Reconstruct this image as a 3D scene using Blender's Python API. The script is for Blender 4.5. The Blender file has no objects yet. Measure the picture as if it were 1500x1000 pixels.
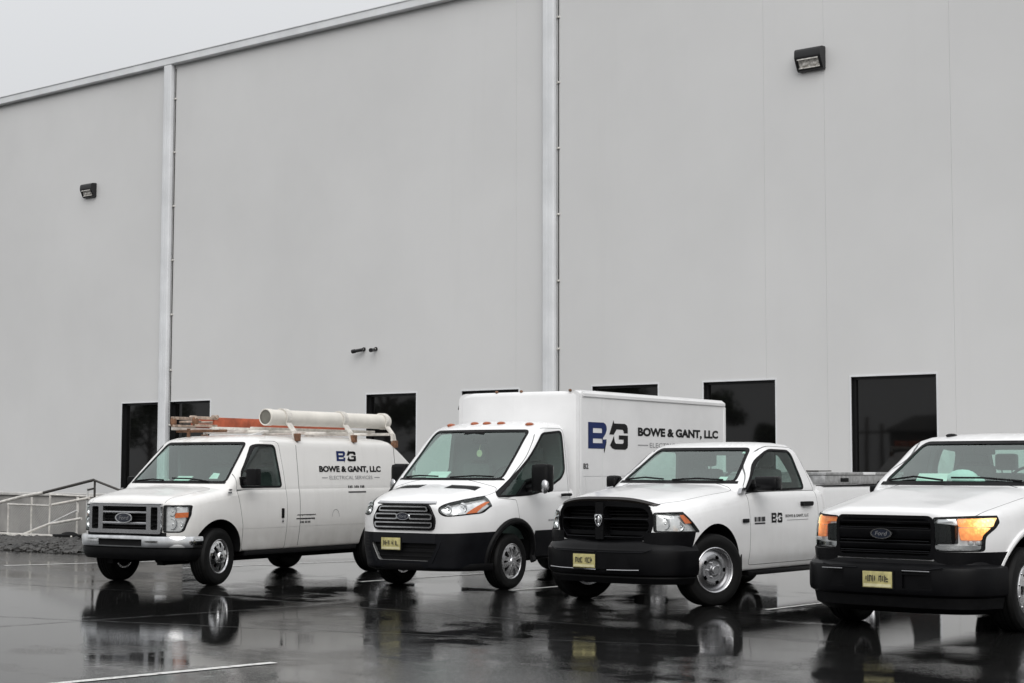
import bpy, bmesh, math, random
import numpy as np
from mathutils import Vector, Matrix
from mathutils.bvhtree import BVHTree
from mathutils.geometry import tessellate_polygon

random.seed(7)
RNG = np.random.default_rng(7)
SC = bpy.context.scene
COL = SC.collection
PI = math.pi

# ------------------------------------------------------------------ camera
CAM_YAW, CAM_PITCH, CAM_ROLL, CAM_H = 0.6794, 0.0764, 0.0019, 1.5467
cam = bpy.data.cameras.new('camera')
cam.sensor_width = 36.0
cam.lens = 2407.7 / 1500 * 36
cam.clip_start = 0.1
cam.clip_end = 2000
cam_o = bpy.data.objects.new('camera', cam)
COL.objects.link(cam_o)
_f = Vector((-math.sin(CAM_YAW) * math.cos(CAM_PITCH), math.cos(CAM_YAW) * math.cos(CAM_PITCH), math.sin(CAM_PITCH)))
_r = Vector((math.cos(CAM_YAW), math.sin(CAM_YAW), 0))
_u = _r.cross(_f)
_r2 = math.cos(CAM_ROLL) * _r + math.sin(CAM_ROLL) * _u
_u2 = -math.sin(CAM_ROLL) * _r + math.cos(CAM_ROLL) * _u
_m = Matrix((_r2, _u2, -_f)).transposed().to_4x4()
_m.translation = (0, 0, CAM_H)
cam_o.matrix_world = _m
SC.camera = cam_o

# ------------------------------------------------------------------ overcast daylight
SUN_EL, SUN_AZ = math.radians(38), math.radians(138)      # veiled sun behind the camera, to its right
world = bpy.data.worlds.new('World')
SC.world = world
world.use_nodes = True
wn = world.node_tree
for n in list(wn.nodes):
    wn.nodes.remove(n)
def wnode(t, **k):
    n = wn.nodes.new(t)
    for a, b in k.items():
        setattr(n, a, b)
    return n
sky = wnode('ShaderNodeTexSky', sky_type='NISHITA', sun_disc=False)
sky.sun_elevation = SUN_EL
sky.sun_rotation = SUN_AZ
sky.air_density, sky.dust_density, sky.ozone_density = 1.0, 4.0, 1.0
bw = wnode('ShaderNodeRGBToBW')
tc = wnode('ShaderNodeTexCoord')
sep = wnode('ShaderNodeSeparateXYZ')
wn.links.new(tc.outputs['Generated'], sep.inputs[0])
grad = wnode('ShaderNodeMapRange')                          # standard overcast sky: brighter towards the zenith
grad.inputs[1].default_value, grad.inputs[2].default_value = 0.0, 1.0
grad.inputs[3].default_value, grad.inputs[4].default_value = 6.0, 15.0
wn.links.new(sep.outputs[2], grad.inputs[0])
nz = wnode('ShaderNodeTexNoise')
nz.inputs['Scale'].default_value = 1.6
nz.inputs['Detail'].default_value = 3
wn.links.new(tc.outputs['Generated'], nz.inputs['Vector'])
cl = wnode('ShaderNodeMapRange')
cl.inputs[3].default_value, cl.inputs[4].default_value = 0.94, 1.06
wn.links.new(nz.outputs[0], cl.inputs[0])
mul = wnode('ShaderNodeMath', operation='MULTIPLY')
wn.links.new(grad.outputs[0], mul.inputs[0]); wn.links.new(cl.outputs[0], mul.inputs[1])
cc = wnode('ShaderNodeCombineColor')
for i, t in enumerate((0.985, 0.995, 1.01)):
    mm = wnode('ShaderNodeMath', operation='MULTIPLY')
    mm.inputs[1].default_value = t
    wn.links.new(mul.outputs[0], mm.inputs[0]); wn.links.new(mm.outputs[0], cc.inputs[i])
mix = wnode('ShaderNodeMix', data_type='RGBA')
mix.inputs[0].default_value = 0.92                          # cloud deck over the clear sky
wn.links.new(sky.outputs[0], mix.inputs[6]); wn.links.new(cc.outputs[0], mix.inputs[7])
bg = wnode('ShaderNodeBackground')
bg.inputs[1].default_value = 0.094
wo = wnode('ShaderNodeOutputWorld')
wn.links.new(mix.outputs[2], bg.inputs[0]); wn.links.new(bg.outputs[0], wo.inputs[0])

sl = bpy.data.lights.new('sun', 'SUN')
sl.energy = 1.42
sl.angle = math.radians(50)
sl.color = (1.0, 0.99, 0.975)
so = bpy.data.objects.new('sun', sl)
COL.objects.link(so)
_d = Vector((math.sin(SUN_AZ) * math.cos(SUN_EL), math.cos(SUN_AZ) * math.cos(SUN_EL), math.sin(SUN_EL)))
so.rotation_euler = _d.to_track_quat('Z', 'Y').to_euler()

SC.view_settings.view_transform = 'Standard'
SC.view_settings.look = 'None'
SC.view_settings.gamma = 1
SC.view_settings.use_curve_mapping = False
SC.view_settings.exposure = 0.0
SC.cycles.max_bounces = 10
SC.cycles.transparent_max_bounces = 16
SC.cycles.caustics_reflective = False
SC.cycles.caustics_refractive = False

# ------------------------------------------------------------------ materials
MATS = {}
def new_mat(name):
    m = bpy.data.materials.new(name)
    m.use_nodes = True
    MATS[name] = m
    nt = m.node_tree
    return m, nt, nt.nodes['Principled BSDF']
def lk(nt, a, b):
    nt.links.new(a, b)
def noise(nt, scale, detail=4, rough=0.55, vec='Object', stretch=None):
    t = nt.nodes.new('ShaderNodeTexCoord')
    n = nt.nodes.new('ShaderNodeTexNoise')
    n.inputs['Scale'].default_value = scale
    n.inputs['Detail'].default_value = detail
    n.inputs['Roughness'].default_value = rough
    if stretch:
        mp = nt.nodes.new('ShaderNodeMapping')
        mp.inputs['Scale'].default_value = stretch
        lk(nt, t.outputs[vec], mp.inputs[0]); lk(nt, mp.outputs[0], n.inputs['Vector'])
    else:
        lk(nt, t.outputs[vec], n.inputs['Vector'])
    return n.outputs[0]
def maprange(nt, s, a, b, c, d):
    m = nt.nodes.new('ShaderNodeMapRange')
    for i, v in enumerate((a, b, c, d)):
        m.inputs[i + 1].default_value = v
    lk(nt, s, m.inputs[0])
    return m.outputs[0]
def mixcol(nt, fac, a, b):
    m = nt.nodes.new('ShaderNodeMix'); m.data_type = 'RGBA'
    if isinstance(fac, float): m.inputs[0].default_value = fac
    else: lk(nt, fac, m.inputs[0])
    for i, c in ((6, a), (7, b)):
        if isinstance(c, tuple): m.inputs[i].default_value = (*c, 1)
        else: lk(nt, c, m.inputs[i])
    return m.outputs[2]
def bump(nt, p, h, strength, dist=0.01):
    b = nt.nodes.new('ShaderNodeBump')
    b.inputs['Strength'].default_value = strength
    b.inputs['Distance'].default_value = dist
    lk(nt, h, b.inputs['Height']); lk(nt, b.outputs[0], p.inputs['Normal'])
def simple(name, col, rough=0.5, metal=0.0, var=0.12, scale=9.0, spec=0.5, coat=0.0, bmp=0.0, bscale=60):
    m, nt, p = new_mat(name)
    c2 = tuple(max(0, x * (1 - var)) for x in col)
    c1 = tuple(min(1, x * (1 + var * .5)) for x in col)
    n = noise(nt, scale)
    lk(nt, mixcol(nt, maprange(nt, n, .3, .7, 0, 1), c2, c1), p.inputs['Base Color'])
    lk(nt, maprange(nt, n, .2, .8, max(.01, rough * .85), min(1, rough * 1.15)), p.inputs['Roughness'])
    p.inputs['Metallic'].default_value = metal
    p.inputs['Specular IOR Level'].default_value = spec
    p.inputs['Coat Weight'].default_value = coat
    p.inputs['Coat Roughness'].default_value = .05
    if bmp: bump(nt, p, noise(nt, bscale, 5), bmp)
    return m

def paint(name, col, dirt):
    """white vehicle lacquer with road film along the lower body and streaks"""
    m, nt, p = new_mat(name)
    n = noise(nt, 3.0, 5, .6)
    st = noise(nt, 2.2, 4, .6, stretch=(3, 3, .35))
    t = nt.nodes.new('ShaderNodeTexCoord'); s = nt.nodes.new('ShaderNodeSeparateXYZ')
    lk(nt, t.outputs['Object'], s.inputs[0])
    low = maprange(nt, s.outputs[2], .95, .30, 0, 1)
    a = nt.nodes.new('ShaderNodeMath'); a.operation = 'MULTIPLY'
    lk(nt, low, a.inputs[0]); lk(nt, maprange(nt, n, .30, .72, .25, 1.0), a.inputs[1])
    b = nt.nodes.new('ShaderNodeMath'); b.operation = 'MULTIPLY_ADD'
    lk(nt, maprange(nt, st, .5, .8, 0, 1), b.inputs[0]); b.inputs[1].default_value = .16; lk(nt, a.outputs[0], b.inputs[2])
    c = nt.nodes.new('ShaderNodeMath'); c.operation = 'MULTIPLY'; c.use_clamp = True
    lk(nt, b.outputs[0], c.inputs[0]); c.inputs[1].default_value = dirt
    lk(nt, mixcol(nt, c.outputs[0], col, (.30, .275, .24)), p.inputs['Base Color'])
    lk(nt, maprange(nt, c.outputs[0], 0, 1, .30, .55), p.inputs['Roughness'])
    p.inputs['Coat Weight'].default_value = .7
    p.inputs['Coat Roughness'].default_value = .06
    bump(nt, p, noise(nt, 1.6, 2), .05, .02)
    return m

paint('van_paint', (.76, .75, .73), .62)
paint('truck_paint', (.80, .80, .80), .35)
paint('pickup_paint', (.80, .80, .80), .40)
simple('box_panel', (.78, .78, .78), .32, coat=.3, var=.05, scale=2)
simple('interior', (.14, .145, .145), .75)
simple('dark_trim', (.006, .006, .0065), .65, spec=.2)
simple('black_plastic', (.0045, .0045, .005), .5, var=.3, scale=14, spec=.16, bmp=.04, bscale=220)
simple('black_gloss', (.004, .004, .0045), .24, var=.2, scale=5, spec=.2)
simple('grey_cladding', (.0055, .0058, .0075), .42, var=.3, scale=6, spec=.16, bmp=.03, bscale=180)
simple('tyre_rubber', (.006, .006, .006), .62, var=.3, scale=20, spec=.2, bmp=.08, bscale=90)
simple('chrome', (.78, .79, .80), .10, 1.0, var=.25, scale=7)
simple('dull_chrome', (.50, .50, .51), .26, 1.0, var=.10, scale=5)
simple('wheel_silver', (.62, .62, .63), .26, .85, var=.4, scale=11)
simple('reflector', (.90, .90, .91), .14, .55, var=.25, scale=14, bmp=.35, bscale=16)
simple('smoked', (.016, .013, .011), .2, var=.2, coat=.25, spec=.3)
simple('black_bumper', (.0035, .0035, .0042), .34, var=.3, scale=6, spec=.14)
simple('cloth_pale', (.66, .76, .74), .8, var=.1)
simple('marker_amber', (.34, .085, .025), .3, var=.3, scale=40)
simple('amber', (.70, .15, .025), .25, var=.2, scale=40)
simple('red_lens', (.35, .01, .01), .2, var=.2, scale=40)
simple('seat_cloth', (.15, .155, .155), .9, var=.2, scale=30)
simple('aluminium', (.50, .50, .50), .38, .9, var=.35, scale=16, bmp=.06, bscale=40)
simple('plate_yellow', (.50, .45, .20), .5, var=.3, scale=14)
simple('plate_pale', (.66, .62, .38), .5, var=.2, scale=14)
simple('ink', (.02, .02, .022), .5)
simple('ink_black', (.006, .006, .007), .4, spec=.15)
simple('ink_blue', (.007, .020, .10), .4, var=.1, spec=.2)
simple('ink_grey', (.26, .26, .27), .5)
simple('oval_blue', (.014, .018, .030), .15, coat=.5)
simple('fibreglass_orange', (.42, .095, .042), .55, var=.4, scale=7, bmp=.1, bscale=40)
simple('ladder_end', (.46, .36, .29), .5, .2, var=.6, scale=14)
simple('tube_white', (.74, .71, .65), .42, var=.12, scale=4)
simple('rack_white', (.70, .67, .62), .5, var=.25, scale=12)
simple('rust', (.20, .10, .055), .8, var=.6, scale=30)
simple('tube_cap', (.17, .165, .14), .6, var=.3)
simple('paper_white', (.75, .75, .73), .7, var=.1)
m, nt, p = new_mat('wall_render')
n1 = noise(nt, .22, 4, .6); n2 = noise(nt, 1.1, 5, .65, stretch=(1.0, 1.0, .05)); n3 = noise(nt, 3.5, 5, .6)
c_ = mixcol(nt, maprange(nt, n1, .35, .65, 0, 1), (.640, .641, .638), (.685, .686, .683))
c_ = mixcol(nt, maprange(nt, n2, .58, .80, 0, .10), c_, (.46, .455, .44))
c_ = mixcol(nt, maprange(nt, n3, .55, .8, 0, .05), c_, (.52, .515, .50))
lk(nt, c_, p.inputs['Base Color'])
p.inputs['Roughness'].default_value = .70
p.inputs['Specular IOR Level'].default_value = .25
bump(nt, p, noise(nt, 140, 5), .04)
simple('trim_metal', (.76, .775, .79), .40, .0, var=.12, scale=1.2)
simple('frame_black', (.008, .008, .009), .45)
simple('lamp_black', (.010, .010, .011), .4)
simple('lamp_lens', (.72, .70, .66), .2, var=.5, scale=20)
simple('concrete', (.33, .32, .305), .6, var=.3, scale=2.2, bmp=.1, bscale=40)
simple('concrete_pale', (.52, .51, .49), .6, var=.25, scale=3, bmp=.08, bscale=40)
simple('galvanised', (.68, .68, .67), .5, .2, var=.25, scale=9)
simple('wire', (.36, .36, .35), .5, .3)
simple('old_pipe', (.06, .055, .05), .6, .2, var=.4, scale=9)
simple('white_pipe', (.68, .66, .62), .5, var=.3, scale=9)
simple('tar', (.006, .006, .006), .35)
simple('stone', (.042, .040, .037), .45, var=.7, scale=3.0, bmp=.2, bscale=30)
simple('soil', (.030, .028, .025), .6, var=.6, scale=6, bmp=.4, bscale=30)
simple('bark', (.10, .075, .055), .85, var=.5, scale=8, bmp=.3, bscale=20)
simple('leaf_green', (.050, .075, .028), .6, var=.6, scale=2)
simple('far_wall', (.16, .155, .145), .7, var=.2, scale=1)
simple('pole_wood', (.13, .10, .08), .8, var=.4, scale=6)
simple('roof_membrane', (.4, .4, .4), .7)

# lit amber lamps: brightest round the bulb, dimmer and redder away from it, with moulded lens ribs
m, nt, p = new_mat('lamp_lit')
t_ = nt.nodes.new('ShaderNodeTexCoord'); s_ = nt.nodes.new('ShaderNodeSeparateXYZ'); lk(nt, t_.outputs['Object'], s_.inputs[0])
ab = nt.nodes.new('ShaderNodeMath'); ab.operation = 'ABSOLUTE'; lk(nt, s_.outputs[0], ab.inputs[0])
cv = nt.nodes.new('ShaderNodeCombineXYZ'); lk(nt, ab.outputs[0], cv.inputs[0]); lk(nt, s_.outputs[2], cv.inputs[2])
ds = nt.nodes.new('ShaderNodeVectorMath'); ds.operation = 'DISTANCE'; lk(nt, cv.outputs[0], ds.inputs[0]); ds.inputs[1].default_value = (.885, 0, 1.055)
rp = nt.nodes.new('ShaderNodeValToRGB'); lk(nt, maprange(nt, ds.outputs['Value'], 0, .24, 0, 1), rp.inputs[0])
el = rp.color_ramp.elements
el[0].position = 0.0; el[0].color = (1.0, .80, .42, 1)
el[1].position = 1.0; el[1].color = (.42, .075, .025, 1)
for pos, c in ((.22, (1.0, .66, .26, 1)), (.40, (1.0, .40, .09, 1)), (.62, (.85, .24, .06, 1))):
    e_ = el.new(pos); e_.color = c
wv = nt.nodes.new('ShaderNodeTexVoronoi'); wv.inputs['Scale'].default_value = 34
lk(nt, t_.outputs['Object'], wv.inputs['Vector'])
lk(nt, rp.outputs[0], p.inputs['Emission Color'])
p.inputs['Base Color'].default_value = (.75, .28, .07, 1)
st_ = nt.nodes.new('ShaderNodeMath'); st_.operation = 'MULTIPLY'
lk(nt, maprange(nt, ds.outputs['Value'], 0, .22, 2.6, .80), st_.inputs[0]); lk(nt, maprange(nt, wv.outputs[0], .1, .7, 1.15, .55), st_.inputs[1])
lk(nt, st_.outputs[0], p.inputs['Emission Strength'])

def glass(name, tint, refl):
    m, nt, p = new_mat(name)
    nt.nodes.remove(p)
    out = [n for n in nt.nodes if n.type == 'OUTPUT_MATERIAL'][0]
    tr = nt.nodes.new('ShaderNodeBsdfTransparent')
    n = noise(nt, 2.5, 2)
    lk(nt, mixcol(nt, n, tuple(t * .96 for t in tint), tint), tr.inputs[0])
    gl = nt.nodes.new('ShaderNodeBsdfGlossy'); gl.inputs['Roughness'].default_value = .012
    gl.inputs[0].default_value = (.92, 1.0, .97, 1)
    fr = nt.nodes.new('ShaderNodeFresnel')                     # a thin pane reflects alike from both faces
    ge = nt.nodes.new('ShaderNodeNewGeometry')
    lk(nt, maprange(nt, ge.outputs['Backfacing'], 0, 1, refl, 1 / refl), fr.inputs[0])
    mx = nt.nodes.new('ShaderNodeMixShader')
    lk(nt, fr.outputs[0], mx.inputs[0]); lk(nt, tr.outputs[0], mx.inputs[1]); lk(nt, gl.outputs[0], mx.inputs[2])
    lk(nt, mx.outputs[0], out.inputs[0])
glass('windscreen_glass', (.68, .92, .83), 2.05)
glass('side_glass', (.58, .70, .66), 1.6)
glass('lens_clear', (.93, .94, .94), 1.4)

# dark building glazing: a real dark pane, mirror-like
m, nt, p = new_mat('dark_glazing')
p.inputs['Base Color'].default_value = (.004, .004, .004, 1)
p.inputs['Roughness'].default_value = .03
n_ = noise(nt, .9, 2)
bump(nt, p, n_, .03, .02)

# wet asphalt: still puddles between coarse damp patches whose stones break the mirror up
m, nt, p = new_mat('wet_asphalt')
grain = noise(nt, 95, 3, .7)
patch = noise(nt, .16, 5, .62)
mid = noise(nt, .9, 5, .62)
streak = noise(nt, .50, 6, .65, stretch=(.30, 1.9, 1))
lk(nt, mixcol(nt, maprange(nt, grain, .35, .7, 0, 1), (.0035, .0035, .0035), (.022, .022, .0215)), p.inputs['Base Color'])
film = nt.nodes.new('ShaderNodeMath'); film.operation = 'MULTIPLY_ADD'     # depth of the water film
lk(nt, mid, film.inputs[0]); film.inputs[1].default_value = .40; lk(nt, patch, film.inputs[2])
film2 = nt.nodes.new('ShaderNodeMath'); film2.operation = 'MULTIPLY_ADD'
lk(nt, streak, film2.inputs[0]); film2.inputs[1].default_value = .45; lk(nt, film.outputs[0], film2.inputs[2])
dry = maprange(nt, film2.outputs[0], .98, .84, 0, 1)
lk(nt, maprange(nt, dry, 0, 1, .014, .085), p.inputs['Roughness'])
p.inputs['IOR'].default_value = 1.36
gb = nt.nodes.new('ShaderNodeBump'); gb.inputs['Distance'].default_value = .004
vo = nt.nodes.new('ShaderNodeTexVoronoi'); vo.inputs['Scale'].default_value = 70
tcv = nt.nodes.new('ShaderNodeTexCoord'); lk(nt, tcv.outputs['Object'], vo.inputs['Vector'])
lk(nt, vo.outputs['Distance'], gb.inputs['Height']); lk(nt, maprange(nt, dry, 0, 1, .0, .20), gb.inputs['Strength'])
rb = nt.nodes.new('ShaderNodeBump'); rb.inputs['Distance'].default_value = .012; rb.inputs['Strength'].default_value = .042
lk(nt, noise(nt, 9, 5, .7), rb.inputs['Height']); lk(nt, gb.outputs[0], rb.inputs['Normal'])
lk(nt, rb.outputs[0], p.inputs['Normal'])

m, nt, p = new_mat('line_paint')
wear = noise(nt, 14, 5, .7)
lk(nt, mixcol(nt, maprange(nt, wear, .50, .66, 0, 1), (.72, .72, .70), (.20, .20, .19)), p.inputs['Base Color'])
p.inputs['Roughness'].default_value = .35

def M_(*names):
    return [MATS[n] for n in names]

# ------------------------------------------------------------------ mesh helpers
def obj(name, mesh, parent=None, label=None, cat=None, group=None, kind=None):
    o = bpy.data.objects.new(name, mesh)
    COL.objects.link(o)
    if parent is not None: o.parent = parent
    if label: o['label'] = label
    if cat: o['category'] = cat
    if group: o['group'] = group
    if kind: o['kind'] = kind
    return o
def empty(name, loc, rz, label, cat, group=None):
    o = obj(name, None, None, label, cat, group)
    o.location = loc; o.rotation_euler = (0, 0, rz)
    o.empty_display_size = .3
    return o

class MB:
    def __init__(s): s.v = []; s.f = []; s.m = []
    def add(s, vs, fs, m=0):
        o = len(s.v); s.v.extend([tuple(v) for v in vs]); s.f.extend([tuple(i + o for i in f) for f in fs]); s.m.extend([m] * len(fs)); return s
    def box(s, x0, x1, y0, y1, z0, z1, m=0, b=0.0):
        if b <= 0:
            vs = [(x, y, z) for z in (z0, z1) for y in (y0, y1) for x in (x0, x1)]
            return s.add(vs, [(0, 2, 3, 1), (4, 5, 7, 6), (0, 1, 5, 4), (2, 6, 7, 3), (0, 4, 6, 2), (1, 3, 7, 5)], m)
        bm = bmesh.new(); bmesh.ops.create_cube(bm, size=1)
        for v in bm.verts:
            v.co = Vector((x0 + (v.co.x + .5) * (x1 - x0), y0 + (v.co.y + .5) * (y1 - y0), z0 + (v.co.z + .5) * (z1 - z0)))
        bmesh.ops.bevel(bm, geom=bm.edges[:], offset=b, segments=2, profile=.6, affect='EDGES')
        return s.bm(bm, m)
    def bm(s, bm, m=0):
        bm.verts.index_update()
        s.add([v.co[:] for v in bm.verts], [[v.index for v in f.verts] for f in bm.faces], m); bm.free(); return s
    def tube(s, pts, r, n=10, m=0, caps=True, ry=None):
        pts = [Vector(p) for p in pts]; rings = []
        up0 = None
        for i, p in enumerate(pts):
            t = (pts[min(i + 1, len(pts) - 1)] - pts[max(i - 1, 0)]).normalized()
            if up0 is None:
                up0 = Vector((0, 0, 1)) if abs(t.z) < .9 else Vector((0, 1, 0))
            a = t.cross(up0).normalized(); b = a.cross(t).normalized(); up0 = b
            rr = r[i] if isinstance(r, (list, tuple)) else r
            rings.append([p + a * math.cos(2 * PI * k / n) * rr + b * math.sin(2 * PI * k / n) * (ry or rr) for k in range(n)])
        vs = [v for R in rings for v in R]
        fs = [(i * n + k, i * n + (k + 1) % n, (i + 1) * n + (k + 1) % n, (i + 1) * n + k) for i in range(len(pts) - 1) for k in range(n)]
        if caps: fs += [tuple(range(n))[::-1], tuple((len(pts) - 1) * n + k for k in range(n))]
        return s.add(vs, fs, m)
    def lathe(s, prof, n=40, m=0, axis='x', c=(0, 0, 0)):
        """profile of (radius, axial) pairs, closed ring or open"""
        vs = []; fs = []; L = len(prof)
        for k in range(n):
            a = 2 * PI * k / n
            for r, h in prof:
                q = (h, r * math.cos(a), r * math.sin(a))
                if axis == 'y': q = (q[1], q[0], q[2])
                if axis == 'z': q = (q[1], q[2], q[0])
                vs.append((q[0] + c[0], q[1] + c[1], q[2] + c[2]))
        for k in range(n):
            for i in range(L - 1):
                a, b = k * L + i, k * L + i + 1; c2, d = ((k + 1) % n) * L + i + 1, ((k + 1) % n) * L + i
                fs.append((a, b, c2, d))
        return s.add(vs, fs, m)
    def prism(s, axis, poly, lo, hi, m=0):
        n = len(poly); vs = []
        for h in (lo, hi):
            for a, b in poly:
                vs.append((h, a, b) if axis == 'x' else (a, h, b) if axis == 'y' else (a, b, h))
        ar = sum(poly[i][0] * poly[(i + 1) % n][1] - poly[(i + 1) % n][0] * poly[i][1] for i in range(n))
        flip = (ar < 0) ^ (axis == 'y')
        side = [(i, (i + 1) % n, n + (i + 1) % n, n + i) for i in range(n)]
        fs = [tuple(range(n))[::-1], tuple(range(n, 2 * n))] + side
        if flip: fs = [f[::-1] for f in fs]
        return s.add(vs, fs, m)
    def sweep(s, sec, path, m=0, zoff=0):
        """closed section of (outward, z) carried along an open plan path of (x, y); outward is to the right of travel"""
        n = len(sec); P = [Vector((p[0], p[1])) for p in path]; vs = []; fs = []
        for i, p in enumerate(P):
            t = (P[min(i + 1, len(P) - 1)] - P[max(i - 1, 0)]).normalized(); nn = Vector((t.y, -t.x))
            for a, z in sec:
                q = p + nn * a; vs.append((q.x, q.y, z + zoff))
        for i in range(len(P) - 1):
            for k in range(n):
                fs.append((i * n + k, (i + 1) * n + k, (i + 1) * n + (k + 1) % n, i * n + (k + 1) % n))
        fs += [tuple(range(n)), tuple((len(P) - 1) * n + k for k in range(n))[::-1]]
        bm = bmesh.new(); bv = [bm.verts.new(v) for v in vs]
        for f in fs: bm.faces.new([bv[i] for i in f])
        bmesh.ops.recalc_face_normals(bm, faces=bm.faces[:])
        return s.bm(bm, m)
    def ball(s, c, r, m=0, seg=14, rings=8):
        bm = bmesh.new(); bmesh.ops.create_uvsphere(bm, u_segments=seg, v_segments=rings, radius=1)
        rr = r if isinstance(r, (tuple, list)) else (r, r, r)
        for v in bm.verts: v.co = Vector((c[0] + v.co.x * rr[0], c[1] + v.co.y * rr[1], c[2] + v.co.z * rr[2]))
        return s.bm(bm, m)
    def mesh(s, name, mats, ang=38):
        me = bpy.data.meshes.new(name); me.from_pydata(s.v, [], s.f)
        for mm in (M_(mats) if isinstance(mats, str) else M_(*mats)): me.materials.append(mm)
        me.polygons.foreach_set('material_index', s.m)
        me.polygons.foreach_set('use_smooth', [True] * len(s.f))
        me.update()
        me.set_sharp_from_angle(angle=math.radians(ang))
        return me
    def obj(s, name, mats, parent=None, ang=38, **k):
        return obj(name, s.mesh(name, mats, ang), parent, **k)

def pchip(xs, ys, x):
    xs = np.asarray(xs, float); ys = np.asarray(ys, float); h = np.diff(xs); d = np.diff(ys) / h
    m = np.zeros_like(ys); n = len(xs)
    if n == 2: return ys[0] + (x - xs[0]) * d[0]
    for i in range(1, n - 1):
        if d[i - 1] * d[i] > 0:
            w1 = 2 * h[i] + h[i - 1]; w2 = h[i] + 2 * h[i - 1]; m[i] = (w1 + w2) / (w1 / d[i - 1] + w2 / d[i])
    m[0] = d[0]; m[-1] = d[-1]
    k = np.clip(np.searchsorted(xs, x) - 1, 0, n - 2); t = (x - xs[k]) / h[k]
    return ((1 + 2 * t) * (1 - t) ** 2 * ys[k] + t * (1 - t) ** 2 * h[k] * m[k] + t * t * (3 - 2 * t) * ys[k + 1] + t * t * (t - 1) * h[k] * m[k + 1])

def fillet(ctrl, K=6):
    """open polyline of (a, b, radius); every inner corner becomes K samples"""
    out = [(ctrl[0][0], ctrl[0][1])]
    for i in range(1, len(ctrl) - 1):
        p = Vector(ctrl[i][:2]); a = Vector(ctrl[i - 1][:2]) - p; b = Vector(ctrl[i + 1][:2]) - p
        r = ctrl[i][2]; ra = min(r, a.length * .49); rb = min(r, b.length * .49)
        A = p + a.normalized() * max(ra, 1e-4); B = p + b.normalized() * max(rb, 1e-4)
        for k in range(K):
            t = k / (K - 1); q = A * (1 - t) ** 2 + p * 2 * t * (1 - t) + B * t * t; out.append((q.x, q.y))
    out.append((ctrl[-1][0], ctrl[-1][1]))
    return out
def rpoly(poly, r, K=5):
    """closed polygon with rounded corners (r a number or one per corner)"""
    n = len(poly); out = []
    for i in range(n):
        p = Vector(poly[i][:2]); a = Vector(poly[i - 1][:2]) - p; b = Vector(poly[(i + 1) % n][:2]) - p
        rr = r[i] if isinstance(r, (list, tuple)) else r
        ra = min(rr, a.length * .48); rb = min(rr, b.length * .48)
        A = p + a.normalized() * ra; B = p + b.normalized() * rb
        for k in range(K):
            t = k / (K - 1); q = A * (1 - t) ** 2 + p * 2 * t * (1 - t) + B * t * t; out.append((q.x, q.y))
    return out
def grow(poly, d):
    n = len(poly); ar = sum(poly[i][0] * poly[(i + 1) % n][1] - poly[(i + 1) % n][0] * poly[i][1] for i in range(n))
    s = 1 if ar > 0 else -1; out = []
    for i in range(n):
        p = Vector(poly[i]); a = (p - Vector(poly[i - 1])); b = (Vector(poly[(i + 1) % n]) - p)
        if a.length < 1e-6 or b.length < 1e-6: a = b = (a + b)
        na = Vector((a.y, -a.x)).normalized() * s; nb = Vector((b.y, -b.x)).normalized() * s
        v = na + nb
        v = v / max(.3, v.length_squared) * 2 if v.length > 1e-6 else na
        out.append((p.x + v.x * d, p.y + v.y * d))
    return out

def loft(stations, axis, step=.07, K=6):
    """closed, mirror-symmetric solid. axis 'y': half sections (x, z, r); axis 'z': half outlines (x, y, r)"""
    ts = [s[0] for s in stations]; C = np.array([[list(c) for c in s[1]] for s in stations], float)
    dense = []
    for a, b in zip(ts[:-1], ts[1:]):
        n = max(1, int(math.ceil((b - a) / step))); dense += [a + (b - a) * k / n for k in range(n)]
    dense.append(ts[-1]); dense = np.array(dense)
    D = np.zeros((len(dense),) + C.shape[1:])
    for i in range(C.shape[1]):
        for j in range(3): D[:, i, j] = pchip(ts, C[:, i, j], dense)
    mb = MB(); n = None
    for t, c in zip(dense, D):
        half = fillet([tuple(q) for q in c], K)
        ring = half + [(-x, b) for x, b in half[-2:0:-1]]
        n = len(ring)
        mb.v += [(x, t, b) if axis == 'y' else (x, b, t) for x, b in ring]
    L = len(dense)
    for i in range(L - 1):
        for k in range(n):
            mb.f.append((i * n + k, i * n + (k + 1) % n, (i + 1) * n + (k + 1) % n, (i + 1) * n + k))
    mb.f.append(tuple(range(n))[::-1]); mb.f.append(tuple((L - 1) * n + k for k in range(n)))
    mb.m = [0] * len(mb.f)
    bm = bmesh.new(); bv = [bm.verts.new(v) for v in mb.v]
    for f in mb.f: bm.faces.new([bv[i] for i in f])
    bmesh.ops.recalc_face_normals(bm, faces=bm.faces[:])
    me = bpy.data.meshes.new('loft'); bm.to_mesh(me); bm.free()
    return me

def tmp(me):
    o = bpy.data.objects.new('tmp', me); COL.objects.link(o); return o
def boolean(me, ops):
    """me (op) other, in turn; returns a new mesh"""
    a = tmp(me); others = []
    for b, op in ops:
        if isinstance(b, MB):
            bmm = bmesh.new(); bv = [bmm.verts.new(v) for v in b.v]
            for f in b.f: bmm.faces.new([bv[i] for i in f])
            bmesh.ops.recalc_face_normals(bmm, faces=bmm.faces[:])
            b = bpy.data.meshes.new('op'); bmm.to_mesh(b); bmm.free()
        ob = tmp(b); others.append(ob)
        md = a.modifiers.new('b', 'BOOLEAN'); md.operation = op; md.object = ob
        md.solver = SOLVER
    bpy.context.view_layer.update()
    dg = bpy.context.evaluated_depsgraph_get()
    r = bpy.data.meshes.new_from_object(a.evaluated_get(dg))
    for o in others + [a]: bpy.data.objects.remove(o)
    return r
SOLVER = 'MANIFOLD' if 'MANIFOLD' in [e.identifier for e in bpy.types.BooleanModifier.bl_rna.properties['solver'].enum_items] else 'EXACT'

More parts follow.
